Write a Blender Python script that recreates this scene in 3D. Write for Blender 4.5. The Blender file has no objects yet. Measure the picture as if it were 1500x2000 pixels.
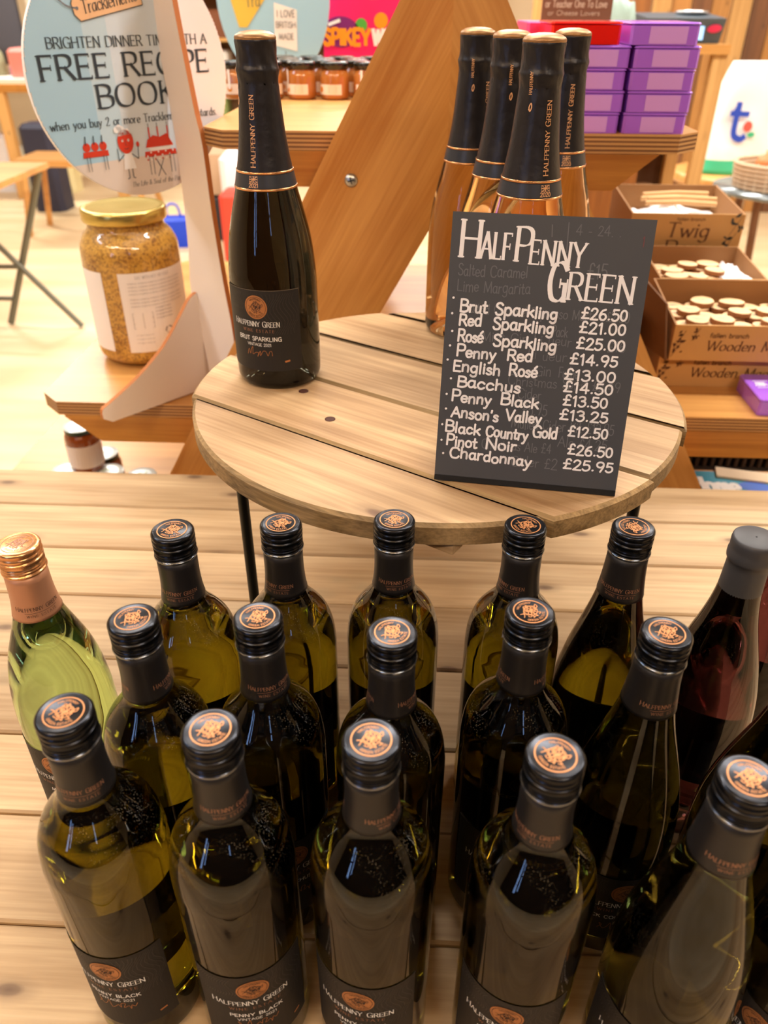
import bpy, math, random
from math import sin, cos, pi, radians, sqrt, atan2, hypot
from mathutils import Vector, Matrix, noise as mnoise

# ------------------------------------------------------------------ camera, world, lights, exposure
SC = bpy.context.scene
COL = SC.collection
random.seed(7)

PITCH, YAW, ROLL = radians(33.5), radians(2.6), radians(.25)
fw = Vector((-sin(YAW)*cos(PITCH), cos(YAW)*cos(PITCH), -sin(PITCH)))
rt = Vector((cos(YAW), sin(YAW), 0)); upv = rt.cross(fw)
r2 = rt*cos(ROLL) + upv*sin(ROLL); u2 = upv*cos(ROLL) - rt*sin(ROLL)
cam = bpy.data.cameras.new('camera'); camo = bpy.data.objects.new('camera', cam); COL.objects.link(camo)
M3 = Matrix((r2, u2, -fw)).transposed()
camo.matrix_world = Matrix.Translation((0, 0, .622)) @ M3.to_4x4()
cam.sensor_fit = 'VERTICAL'; cam.sensor_height = 24; cam.lens = 18
cam.clip_start = .02; cam.clip_end = 60
cam.dof.use_dof = True; cam.dof.focus_distance = .62; cam.dof.aperture_fstop = 4.8
SC.camera = camo

W = bpy.data.worlds.new('world'); SC.world = W; W.use_nodes = True
W.node_tree.nodes['Background'].inputs[0].default_value = (1, .93, .84, 1)
W.node_tree.nodes['Background'].inputs[1].default_value = .6

SC.view_settings.view_transform = 'Standard'; SC.view_settings.look = 'None'
SC.view_settings.gamma = 1; SC.view_settings.use_curve_mapping = False
SC.view_settings.exposure = .72
cy = SC.cycles
cy.max_bounces = 10; cy.transmission_bounces = 10; cy.diffuse_bounces = 3; cy.glossy_bounces = 4
cy.caustics_reflective = False; cy.caustics_refractive = False; cy.sample_clamp_indirect = 5; cy.blur_glossy = .4

def light(name, loc, size, power, color=(1, .945, .87), rot=(0, 0, 0)):
    l = bpy.data.lights.new(name, 'AREA'); l.shape = 'RECTANGLE'; l.size, l.size_y = size
    l.energy = power; l.color = color
    o = bpy.data.objects.new(name, l); COL.objects.link(o); o.location = loc; o.rotation_euler = rot
    return o
CEIL = 2.45
for lx, ly, p in ((-2.3, 1.2, 24), (-.55, 1.6, 30), (1.1, 1.5, 34), (2.9, 1.8, 34), (-2.2, 4.2, 46), (.3, 4.0, 56), (2.6, 4.0, 56), (-1.6, -1.7, 24), (1.6, -1.7, 24), (-.2, 2.7, 16), (-3.6, 6.8, 60), (0, 7, 55), (3.4, 7, 55)):
    light('ceiling_strip_light', (lx, ly, CEIL-.05), (1.25, .12), p)
light('skylight', (-3.2, .3, CEIL-.04), (.5, 1.2), 20, (.55, .75, 1))

# ------------------------------------------------------------------ materials
def lin(c):
    if isinstance(c, str):
        c = [int(c[i:i+2], 16)/255 for i in (0, 2, 4)]
        c = [x/12.92 if x <= .04045 else ((x+.055)/1.055)**2.4 for x in c]
    return (c[0], c[1], c[2], 1)
MATS = {}
def mat(name, color, rough=.5, metal=0, trans=0, ior=1.45, spec=.5, coat=0, bump=None, emit=None, aniso=None, sheen=0):
    if name in MATS: return MATS[name]
    m = bpy.data.materials.new(name); m.use_nodes = True; MATS[name] = m
    b = m.node_tree.nodes['Principled BSDF']; b.inputs['Base Color'].default_value = lin(color)
    b.inputs['Roughness'].default_value = rough; b.inputs['Metallic'].default_value = metal
    b.inputs['Transmission Weight'].default_value = trans; b.inputs['IOR'].default_value = ior
    b.inputs['Specular IOR Level'].default_value = spec; b.inputs['Coat Weight'].default_value = coat
    b.inputs['Coat Roughness'].default_value = .12
    if emit:
        b.inputs['Emission Color'].default_value = lin(emit[0]); b.inputs['Emission Strength'].default_value = emit[1]
    if bump:
        nt = m.node_tree; n = nt.nodes.new('ShaderNodeTexNoise'); n.inputs['Scale'].default_value = bump[0]; n.inputs['Detail'].default_value = 3
        tc = nt.nodes.new('ShaderNodeTexCoord'); nt.links.new(tc.outputs['Object'], n.inputs['Vector'])
        bp = nt.nodes.new('ShaderNodeBump'); bp.inputs['Strength'].default_value = bump[1]; bp.inputs['Distance'].default_value = bump[2] if len(bump) > 2 else .001
        nt.links.new(n.outputs['Fac'], bp.inputs['Height']); nt.links.new(bp.outputs['Normal'], b.inputs['Normal'])
    return m

def N(nt, t, **kw):
    n = nt.nodes.new(t)
    for k, v in kw.items():
        if k in ('operation', 'blend_type', 'data_type', 'wave_type', 'bands_direction', 'feature'): setattr(n, k, v)
        else: n.inputs[k].default_value = v
    return n
def ramp(nt, src, stops):
    r = nt.nodes.new('ShaderNodeValToRGB'); nt.links.new(src, r.inputs[0]); e = r.color_ramp.elements
    while len(e) < len(stops): e.new(.5)
    for i, (p, c) in enumerate(stops): e[i].position = p; e[i].color = lin(c) if not isinstance(c, (int, float)) else (c, c, c, 1)
    return r.outputs[0]

def wood(name, light_c, dark_c, knot_c='4a2c18', rough=.55, sx=1.0, knots=True, fine=.5, coat=0, stain=0, axis=0, vary=.12):
    """grain runs along local X (axis 0) or Z (axis 2)"""
    if name in MATS: return MATS[name]
    m = bpy.data.materials.new(name); m.use_nodes = True; MATS[name] = m; nt = m.node_tree; L = nt.links.new
    b = nt.nodes['Principled BSDF']; b.inputs['Roughness'].default_value = rough; b.inputs['Coat Weight'].default_value = coat; b.inputs['Coat Roughness'].default_value = .25
    tc = nt.nodes.new('ShaderNodeTexCoord'); oi = nt.nodes.new('ShaderNodeObjectInfo')
    off = N(nt, 'ShaderNodeVectorMath', operation='SCALE'); off.inputs[0].default_value = (7, 13, 5); L(oi.outputs['Random'], off.inputs['Scale'])
    add = N(nt, 'ShaderNodeVectorMath', operation='ADD'); L(tc.outputs['Object'], add.inputs[0]); L(off.outputs[0], add.inputs[1])
    def mapped(s):
        mp = nt.nodes.new('ShaderNodeMapping'); mp.inputs['Scale'].default_value = s if axis == 0 else (s[1], s[2], s[0]); L(add.outputs[0], mp.inputs[0]); return mp.outputs[0]
    n1 = N(nt, 'ShaderNodeTexNoise', Scale=1.0, Detail=3, Distortion=.6); L(mapped((1.6*sx, 15*sx, 15*sx)), n1.inputs['Vector'])
    n2 = N(nt, 'ShaderNodeTexNoise', Scale=1.0, Detail=2, Distortion=.3); L(mapped((2.6*sx, 70*sx, 70*sx)), n2.inputs['Vector'])
    g = N(nt, 'ShaderNodeTexNoise', Scale=1.0, Detail=4); L(mapped((9*sx, 260*sx, 260*sx)), g.inputs['Vector'])
    mx = N(nt, 'ShaderNodeMath', operation='MULTIPLY_ADD'); L(n2.outputs['Fac'], mx.inputs[0]); mx.inputs[1].default_value = .75; L(n1.outputs['Fac'], mx.inputs[2])
    mx2 = N(nt, 'ShaderNodeMath', operation='MULTIPLY_ADD'); L(g.outputs['Fac'], mx2.inputs[0]); mx2.inputs[1].default_value = fine*1.2; L(mx.outputs[0], mx2.inputs[2])
    nm = N(nt, 'ShaderNodeMath', operation='MULTIPLY'); L(mx2.outputs[0], nm.inputs[0]); nm.inputs[1].default_value = 1/(1.75+fine*1.2)
    colr = ramp(nt, nm.outputs[0], [(.36, light_c), (.64, dark_c)])
    hv = N(nt, 'ShaderNodeHueSaturation'); L(colr, hv.inputs['Color'])
    va = N(nt, 'ShaderNodeMath', operation='MULTIPLY_ADD'); L(oi.outputs['Random'], va.inputs[0]); va.inputs[1].default_value = vary*2; va.inputs[2].default_value = 1-vary; L(va.outputs[0], hv.inputs['Value'])
    out = hv.outputs[0]
    if stain:
        s = N(nt, 'ShaderNodeTexNoise', Scale=1.0, Detail=3); L(mapped((6, 14, 14)), s.inputs['Vector'])
        sf = ramp(nt, s.outputs['Fac'], [(.58, 0.0), (.75, float(stain))])
        mm = N(nt, 'ShaderNodeMix', data_type='RGBA'); L(sf, mm.inputs[0]); L(out, mm.inputs[6]); mm.inputs[7].default_value = lin('8d8468'); out = mm.outputs[2]
    if knots:
        v = N(nt, 'ShaderNodeTexVoronoi', Scale=1.0); v.voronoi_dimensions = '2D' if axis == 0 else '3D'; L(mapped((3.6, 8.5, 8.5)), v.inputs['Vector'])
        k = ramp(nt, v.outputs['Distance'], [(0, .9), (.03, .75), (.048, .3), (.10, 0.0)])
        mm = N(nt, 'ShaderNodeMix', data_type='RGBA'); L(k, mm.inputs[0]); L(out, mm.inputs[6]); mm.inputs[7].default_value = lin(knot_c); out = mm.outputs[2]
    L(out, b.inputs['Base Color'])
    bp = N(nt, 'ShaderNodeBump', Strength=.25, Distance=.0006); L(g.outputs['Fac'], bp.inputs['Height']); L(bp.outputs[0], b.inputs['Normal'])
    return m

def glass(name, color, ior=1.4, dust=0., rough=.0):
    if name in MATS: return MATS[name]
    m = mat(name, color, rough, 0, 1, ior); nt = m.node_tree; L = nt.links.new
    if dust:
        b = nt.nodes['Principled BSDF']; out = nt.nodes['Material Output']; b.inputs['Specular IOR Level'].default_value = .85
        tc = nt.nodes.new('ShaderNodeTexCoord'); n = N(nt, 'ShaderNodeTexVoronoi', Scale=900.0); L(tc.outputs['Object'], n.inputs['Vector'])
        n2 = N(nt, 'ShaderNodeTexNoise', Scale=55.0, Detail=3); L(tc.outputs['Object'], n2.inputs['Vector'])
        sp = ramp(nt, n.outputs['Distance'], [(.10, 1.0), (.20, 0.0)]); cl = ramp(nt, n2.outputs['Fac'], [(.47, 0.0), (.62, 1.0)])
        ge = nt.nodes.new('ShaderNodeNewGeometry'); sx = nt.nodes.new('ShaderNodeSeparateXYZ'); L(ge.outputs['Normal'], sx.inputs[0])
        up = ramp(nt, sx.outputs['Z'], [(.06, .1), (.45, 1.0)])
        a = N(nt, 'ShaderNodeMath', operation='MULTIPLY'); L(sp, a.inputs[0]); L(cl, a.inputs[1])
        c = N(nt, 'ShaderNodeMath', operation='MULTIPLY'); L(a.outputs[0], c.inputs[0]); L(up, c.inputs[1])
        d = N(nt, 'ShaderNodeMath', operation='MULTIPLY'); L(c.outputs[0], d.inputs[0]); d.inputs[1].default_value = dust
        df = nt.nodes.new('ShaderNodeBsdfDiffuse'); df.inputs[0].default_value = lin('b9ab92')
        ms = nt.nodes.new('ShaderNodeMixShader'); L(d.outputs[0], ms.inputs[0]); L(b.outputs[0], ms.inputs[1]); L(df.outputs[0], ms.inputs[2]); L(ms.outputs[0], out.inputs[0])
    return m

# colours
PINE = wood('pine_table_top', 'c9aa80', '99774e', '5b3f28', .6, 1, True, .5, 0, .45)
RISER = wood('pine_riser_top', 'c8a57a', '94704a', '55301c', .6, 1.2, True, .55, 0, .4)
ENDW = wood('weathered_end_grain', 'b08f60', '6a5434', '4a2514', .8, 2, False, .8)
ORANGE = wood('varnished_pine', 'd69c54', 'b06f2c', '6b3510', .42, 1, True, .45, .25, 0, 2)
ORANGEX = wood('varnished_pine_board', 'c98c3c', 'a06220', '6b3510', .42, 1, True, .4, .25)
PLYTOP = wood('plywood_face', 'cf9a56', 'b57c3e', '8a5a2a', .38, .8, False, .3, .3)
PLYA = mat('ply_layer_light', 'c2935c', .6); PLYB = mat('ply_layer_dark', '7d5230', .6)
COPPER = mat('copper_foil', 'b87a4a', .42, .45); COPPER_T = mat('copper_print', 'a5755a', .45, .3)
COPPER_F = mat('rose_gold_foil', 'dfa36f', .24, .85); COPPER_S = mat('rose_gold_sleeve', 'b98464', .42, .4)
BLACKCAP = mat('black_metal_cap', '2c2d31', .24, .9); SLEEVE = mat('black_sleeve', '1f1c1c', .4, .2, spec=.5)
FOIL = mat('black_foil', '262325', .36, .35, bump=(90, .6, .0012)); FOILBAND = mat('charcoal_foil_band', '3a3c42', .35, .4)
LABEL = mat('black_label_paper', '24211f', .55, spec=.35); WHITE_P = mat('white_print', 'e9e6e0', .6); BLACK_P = mat('black_print', '231d1b', .6)
LABEL_ART = mat('grey_contour_print', '3b3633', .45); SILVER = mat('silver_edge', '9a948c', .4, .3)
GREEN_G = glass('olive_bottle_glass', (.23, .185, .008), 1.45, .5)
DEEP_G = glass('deep_olive_bottle_glass', (.13, .105, .006), 1.45, .5)
DARK_G = glass('dark_bottle_glass', (.12, .11, .02), 1.45, .35)
RED_G = glass('dark_red_wine_bottle_glass', (.16, .05, .05), 1.42, .45)
BRUT_G = glass('black_green_sparkling_glass', (.02, .02, .015), 1.4, 0)
ROSE_G = glass('rose_bottle_glass', (1, .80, .52), 1.34, 0)
PALE_G = glass('pale_green_bottle_glass', (.60, .86, .36), 1.36, 0)
BLK = mat('matt_black', '17181b', .5); ROD = mat('black_steel_rod', '16140f', .38, .3)
CHALK = mat('chalkboard_black', '404248', .62, bump=(35, .15, .001)); CHALKSIDE = mat('board_edge_black', '0f1012', .5)
INK = mat('white_chalk_ink', 'e8e6ea', .7); GHOST = mat('wiped_chalk_ghost', '62646a', .7); GHOST2 = mat('wiped_chalk_red', '6a3f45', .7)
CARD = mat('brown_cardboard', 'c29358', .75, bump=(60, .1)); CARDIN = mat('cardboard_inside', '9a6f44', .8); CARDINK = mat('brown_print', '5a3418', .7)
WHITEP = mat('white_paper', 'f3efec', .6); TISSUE = mat('white_tissue', 'f5f2f4', .7)
LAMI = mat('white_laminate', 'e6d8cc', .35); EDGEW = mat('cut_wood_edge', 'b06a34', .6)
FLOOR = mat('cream_floor', 'ecd2a8', .4)

# ------------------------------------------------------------------ mesh helpers
class MB:
    def __init__(s): s.v = []; s.f = []; s.m = []; s.sm = []
    def add(s, vs, fs, mi=0, smooth=False):
        o = len(s.v); s.v += [tuple(p) for p in vs]
        for f in fs: s.f.append([i+o for i in f]); s.m.append(mi); s.sm.append(smooth)
    def box(s, a, b, mi=0, M=None):
        x0, y0, z0 = a; x1, y1, z1 = b
        vs = [Vector(p) for p in ((x0,y0,z0),(x1,y0,z0),(x1,y1,z0),(x0,y1,z0),(x0,y0,z1),(x1,y0,z1),(x1,y1,z1),(x0,y1,z1))]
        if M: vs = [M @ p for p in vs]
        s.add(vs, [(0,3,2,1),(4,5,6,7),(0,1,5,4),(1,2,6,5),(2,3,7,6),(3,0,4,7)], mi)
    def tube(s, pts, r, n=8, mi=0, smooth=True):
        pts = [Vector(p) for p in pts]; rings = []
        for i, p in enumerate(pts):
            d = (pts[min(i+1, len(pts)-1)] - pts[max(i-1, 0)]).normalized()
            a = d.cross(Vector((0, 0, 1)) if abs(d.z) < .9 else Vector((1, 0, 0))).normalized(); b = d.cross(a)
            rr = r[i] if isinstance(r, (list, tuple)) else r
            rings.append([p + a*cos(2*pi*k/n)*rr + b*sin(2*pi*k/n)*rr for k in range(n)])
        vs = [q for R in rings for q in R]
        fs = [(i*n+k, i*n+(k+1) % n, (i+1)*n+(k+1) % n, (i+1)*n+k) for i in range(len(pts)-1) for k in range(n)]
        s.add(vs, fs, mi, smooth); s.add(rings[0], [tuple(range(n))[::-1]], mi); s.add(rings[-1], [tuple(range(n))], mi)
    def lathe(s, prof, n=40, mi=0, smooth=True, mod=None, at=(0, 0, 0)):
        """prof (r,z[,mat]) bottom to top; r=0 ends close it"""
        vs = []; idx = []
        for q in prof:
            r, z = q[0], q[1]
            if r < 1e-6: idx.append([len(vs)]); vs.append((at[0], at[1], at[2]+z)); continue
            row = []
            for k in range(n):
                a = 2*pi*k/n; rr = r*(1+mod(k, z)) if mod else r
                row.append(len(vs)); vs.append((at[0]+rr*sin(a), at[1]-rr*cos(a), at[2]+z))
            idx.append(row)
        o = len(s.v); s.v += vs
        for i in range(len(idx)-1):
            A, B = idx[i], idx[i+1]; mm = prof[i][2] if len(prof[i]) > 2 else mi
            for k in range(n):
                k2 = (k+1) % n
                if len(A) == 1 and len(B) == 1: continue
                if len(A) == 1: f = [A[0], B[k2], B[k]]
                elif len(B) == 1: f = [A[k], A[k2], B[0]]
                else: f = [A[k], A[k2], B[k2], B[k]]
                s.f.append([j+o for j in f]); s.m.append(mm); s.sm.append(smooth)
    def prism(s, poly, z0, z1, mi=0, side=None, M=None, bev=0):
        n = len(poly); side = mi if side is None else side
        def P(x, y, z): q = Vector((x, y, z)); return M @ q if M else q
        ar = sum(poly[i][0]*poly[(i+1) % n][1]-poly[(i+1) % n][0]*poly[i][1] for i in range(n))
        if ar < 0: poly = poly[::-1]
        if bev:
            cx = sum(p[0] for p in poly)/n; cyy = sum(p[1] for p in poly)/n
            ins = []
            for i in range(n):
                a, p, c = Vector(poly[i-1]), Vector(poly[i]), Vector(poly[(i+1) % n])
                e1 = (p-a).normalized(); e2 = (c-p).normalized(); nn = Vector((-(e1.y+e2.y), e1.x+e2.x))
                if nn.length < 1e-6: nn = Vector((-e1.y, e1.x))
                nn.normalize(); k = max(.35, nn.dot(Vector((-e1.y, e1.x)))); ins.append(tuple(p+nn*bev/k))
            rings = [[P(x, y, z0) for x, y in poly], [P(x, y, z1-bev) for x, y in poly], [P(x, y, z1) for x, y in ins]]
            s.add([q for R in rings for q in R], [(i+j*n, (i+1) % n+j*n, (i+1) % n+(j+1)*n, i+(j+1)*n) for j in range(2) for i in range(n)], side)
            s.add(rings[2], [tuple(range(n))], mi); s.add(rings[0], [tuple(range(n))[::-1]], mi)
        else:
            lo = [P(x, y, z0) for x, y in poly]; hi = [P(x, y, z1) for x, y in poly]
            s.add(lo+hi, [(i, (i+1) % n, (i+1) % n+n, i+n) for i in range(n)], side)
            s.add(hi, [tuple(range(n))], mi); s.add(lo, [tuple(range(n))[::-1]], mi)
    def mesh(s, name, mats):
        me = bpy.data.meshes.new(name); me.from_pydata(s.v, [], s.f)
        for m in mats: me.materials.append(m)
        me.polygons.foreach_set('material_index', s.m); me.polygons.foreach_set('use_smooth', s.sm); me.update(); return me
    def obj(s, name, mats, parent=None, loc=None, rz=0, **tags):
        return link(name, s.mesh(name, mats), parent, loc, rz, **tags)

def link(name, me, parent=None, loc=None, rz=0, label=None, cat=None, group=None, kind=None):
    o = bpy.data.objects.new(name, me); COL.objects.link(o)
    if loc is not None: o.location = loc
    if rz: o.rotation_euler = (0, 0, rz)
    if parent: o.parent = parent
    return tag(o, label, cat, group, kind)
def tag(o, label=None, cat=None, group=None, kind=None):
    if label: o['label'] = label
    if cat: o['category'] = cat
    if group: o['group'] = group
    if kind: o['kind'] = kind
    return o
def thing(name, label, cat, loc=(0, 0, 0), rz=0, group=None):
    return link(name, None, None, loc, rz, label, cat, group)
def smooth_by(o, ang=35):
    pass

# ------------------------------------------------------------------ stroke lettering
GL = {}
def _g(src):
    for ln in src.strip().split('\n'):
        ch, adv, rest = ln.split(' ', 2); st = []
        for part in rest.split('|'):
            kind = part[0]; st.append((kind, [tuple(float(c) for c in p.split(',')) for p in part[1:].split()]))
        GL[ch] = (float(adv), st)
_g('''A 8 l0,0 4,10 8,0|l1.5,3.6 6.5,3.6
B 6.5 l.6,0 .6,10|s.6,10 3.5,10 5.6,9 5.6,6.6 3.5,5.3 .6,5.3|s.6,5.3 3.8,5.3 6.4,4.4 6.4,1.4 4,0 .6,0
C 7.5 s7.3,8 6,9.6 4,10 1.5,9 .3,5 1.5,1 4,0 6,.4 7.3,2
D 7.6 l.6,0 .6,10|s.6,10 4,10 7,8.5 7.6,5 7,1.5 4,0 .6,0
E 6 l.6,0 .6,10|l.6,10 5.8,10|l.6,5.2 5,5.2|l.6,0 6,0
F 5.6 l.6,0 .6,10|l.6,10 5.8,10|l.6,5 4.8,5
G 8 s7.5,8.2 6,9.7 4,10 1.5,9 .3,5 1.5,1 4,0 6.2,.4 7.4,1.4|l7.4,0 7.4,4.6|l5,4.6 8.2,4.6
H 8 l.6,0 .6,10|l7.4,0 7.4,10|l.6,5.1 7.4,5.1
I 1.6 l.8,0 .8,10
J 4 s3.2,10 3.2,2 2,0 .2,.4
K 7 l.6,0 .6,10|l6.6,10 .8,4.6|l2.4,6 7.2,0
L 5.8 l.6,0 .6,10|l.6,0 5.8,0
M 9.5 l.6,0 1.2,10|l1.2,10 4.8,1 8.4,10|l8.4,10 9,0
N 8 l.7,0 .7,10|l.7,10 7.3,0|l7.3,0 7.3,10
O 8.6 s4.3,10 1.4,8.8 .3,5 1.4,1.2 4.3,0 7.2,1.2 8.3,5 7.2,8.8 4.3,10
P 6.2 l.6,0 .6,10|s.6,10 4,10 6,8.8 6,5.9 4,4.7 .6,4.7
Q 8.6 s4.3,10 1.4,8.8 .3,5 1.4,1.2 4.3,0 7.2,1.2 8.3,5 7.2,8.8 4.3,10|l5,2.5 8,-1
R 7 l.6,0 .6,10|s.6,10 4,10 5.9,8.9 5.9,6.2 4,5 .6,5|l3.4,5 7,0
S 5.6 s5.2,8.6 4,9.8 2.4,10 .8,9 .7,7 2.6,5.6 4.6,4.4 5.4,2.6 4.6,.6 2.6,0 1,.4 .2,1.8
T 7 l3.5,0 3.5,10|l0,10 7,10
U 7.6 s.7,10 .7,3 1.8,.6 3.8,0 5.8,.6 6.9,3 6.9,10
V 7.6 l0,10 3.8,0 7.6,10
W 11 l0,10 2.9,0 5.5,9.5 8.1,0 11,10
X 7 l0,0 7,10|l0,10 7,0
Y 7.4 l0,10 3.7,4.8 7.4,10|l3.7,0 3.7,4.8
Z 6.6 l.2,10 6.4,10 .2,0 6.6,0
a 5.4 s4.6,5 3.2,6 1.4,5.6 .3,3.4 .8,.9 2.2,0 3.8,.9 4.6,3|l4.6,6 4.6,1|s4.6,1 4.9,.1 5.6,.3
b 5.6 l.6,0 .6,10|s.6,4.4 2,6 4,5.9 5.3,3.2 4.4,.6 2.6,0 .6,1
c 5 s4.8,4.8 3.4,6 1.6,5.6 .3,3 1.2,.5 3,0 4.8,1.2
d 5.6 s4.8,4.8 3.4,6 1.4,5.6 .3,3 1.2,.4 2.8,0 4.8,1.4|l4.8,10 4.8,0
e 5.2 s.5,3.1 4.9,3.3 4.4,5.3 2.8,6 1,5.3 .3,3 1.2,.5 3,0 4.9,1.1
f 3.6 s3.8,9.4 2.6,10 1.6,8.8 1.5,6 1.5,0|l0,6 3.2,6
g 5.4 s4.7,5 3.2,6 1.4,5.6 .3,3.4 1.2,.8 2.8,.4 4.6,1.8|s4.8,6 4.8,0 4.2,-2.6 2.2,-3.4 .4,-2.4
h 5.6 l.6,0 .6,10|s.6,4 2.2,5.9 4,5.8 4.8,4 4.8,0
i 1.8 l.9,0 .9,6|l.9,8 .9,8.7
j 2 s1.2,6 1.2,-1.5 .2,-3|l1.2,8 1.2,8.7
k 5.2 l.6,0 .6,10|l4.8,6 .8,2.5|l2.2,3.6 5.2,0
l 1.8 l.9,0 .9,10
m 8.6 l.6,0 .6,6|s.6,4 2,5.9 3.6,5.8 4.4,4 4.4,0|s4.4,4 5.8,5.9 7.2,5.8 8,4 8,0
n 5.6 l.6,0 .6,6|s.6,4 2.2,5.9 4,5.8 4.8,4 4.8,0
o 5.6 s2.8,6 1,5.2 .3,3 1,.8 2.8,0 4.6,.8 5.3,3 4.6,5.2 2.8,6
p 5.6 l.6,-3.4 .6,6|s.6,4.4 2,6 4,5.9 5.3,3.2 4.4,.6 2.6,0 .6,1
r 3.8 l.6,0 .6,6|s.6,3.6 1.8,5.6 3.8,5.8
s 4.2 s3.9,5 2.6,6 1,5.6 .7,4.2 2.2,3.2 3.8,2.2 3.6,.6 2,0 .2,.8
t 3.6 s1.6,9 1.5,1.6 2.2,.1 3.8,.6|l0,6 3.4,6
u 5.6 s.7,6 .7,1.6 1.8,.1 3.4,.3 4.8,2|l4.8,6 4.8,0
v 5 l.2,6 2.5,0 4.8,6
w 7.8 l.2,6 2.1,0 3.9,5.4 5.7,0 7.6,6
x 5 l.2,0 4.8,6|l.2,6 4.8,0
y 5.2 l.3,6 2.7,.4|s5,6 2.6,0 1.4,-2.8 0,-3.2
0 6 s3,10 1.1,8.6 .4,5 1.1,1.4 3,0 4.9,1.4 5.6,5 4.9,8.6 3,10
1 3.4 l.4,8 2.2,10 2.2,0
2 5.8 s.5,7.8 1.6,9.6 3.4,10 5.1,8.4 4.4,5.6 2.2,2.4 .3,0|l.3,0 5.8,0
3 5.6 s.5,8.8 2.4,10 4.6,9.2 4.8,6.8 2.4,5.4|s2.4,5.4 5,4.8 5.3,2 3.6,.1 1.6,0 .2,1.3
4 6.4 l4.4,0 4.4,10 .2,3 6.2,3
5 5.6 l5,10 1.2,10 .8,5.6|s.8,5.6 3,6.2 5,5 5.2,2 3.4,0 1.4,0 .2,1.2
6 6 s4.8,9.6 2.4,8.4 .7,5.4 .5,2.2 2,.1 4.2,.2 5.5,2.4 4.6,5 2.4,5.4 .7,3.8
9 6 s5.2,6.4 3.6,4.6 1.4,5 .5,7.4 1.6,9.6 3.8,10 5.3,8.4 5.2,5 3.4,0
£ 6 s5.4,8.4 4.2,9.9 2.4,9.2 2,6.6 2,2.6 .4,0|l.4,0 5.8,0|l.2,5 4.6,5
& 8 s7.4,0 2,7 2.2,9.4 3.8,10 4.8,8 3.6,5.8 1,3.6 1,1 2.8,0 5,1 6.6,4.4
. 2 l.8,0 1.1,.3
' 1.6 l.9,10 .6,8
- 4 l.5,4 3.5,4
· 2.4 l1,4 1.3,4.3
é 5.2 s.5,3.1 4.9,3.3 4.4,5.3 2.8,6 1,5.3 .3,3 1.2,.5 3,0 4.9,1.1|l2.6,7.6 4.4,9.4
~ 8 s0,3 1,5 2,2 3,5 4,2 5,5 6,2 7,5 8,3''')

def crom(p, k=4):
    if len(p) < 3: return p
    closed = p[0] == p[-1]; out = []
    n = len(p)
    for i in range(n-1):
        p1, p2 = p[i], p[i+1]
        p0 = p[i-1] if i > 0 else (p[-2] if closed else p1); p3 = p[i+2] if i+2 < n else (p[1] if closed else p2)
        for j in range(k):
            t = j/k; t2 = t*t; t3 = t2*t
            out.append(tuple(.5*(2*p1[a]+(p2[a]-p0[a])*t+(2*p0[a]-5*p1[a]+4*p2[a]-p3[a])*t2+(3*p1[a]-p0[a]-3*p2[a]+p3[a])*t3) for a in (0, 1)))
    out.append(p[-1]); return out

_lift = [0]
def lifted(vs):
    # pen strokes cross one another: each lies a few microns above the last, as ink does
    _lift[0] = (_lift[0]+1) % 17; v = [Vector(p) for p in vs]; n = (v[1]-v[0]).cross(v[2]-v[1])
    if n.length < 1e-14: return v
    n = n.normalized()*(_lift[0]*9e-6); return [p+n for p in v]
def ribbon(mb, pts, w, f, mi, nib=None, cap=False):
    """pts in 2D; w full width; f maps (x,y) to 3D"""
    for i in range(len(pts)-1):
        (x0, y0), (x1, y1) = pts[i], pts[i+1]; dx, dy = x1-x0, y1-y0; L = hypot(dx, dy)
        if L < 1e-9: continue
        ux, uy = dx/L, dy/L; ww = w
        if nib is not None: ww = w*(.28+.72*abs(sin(atan2(dy, dx)-nib)))
        h = ww/2; e = h*.45; nx, ny = -uy*h, ux*h
        a = (x0-ux*e, y0-uy*e); b = (x1+ux*e, y1+uy*e)
        mb.add(lifted([f(a[0]+nx, a[1]+ny), f(a[0]-nx, a[1]-ny), f(b[0]-nx, b[1]-ny), f(b[0]+nx, b[1]+ny)]), [(0, 1, 2, 3)], mi)
    if cap:
        for (x, y) in pts: mb.add(lifted([f(x+cos(k*pi/4)*w/2, y+sin(k*pi/4)*w/2) for k in range(8)]), [tuple(range(8))], mi)

def text_w(t, size, track=1.2):
    return sum((GL[c][0] if c in GL else 4)+track for c in t)*size/10 - track*size/10

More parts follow.
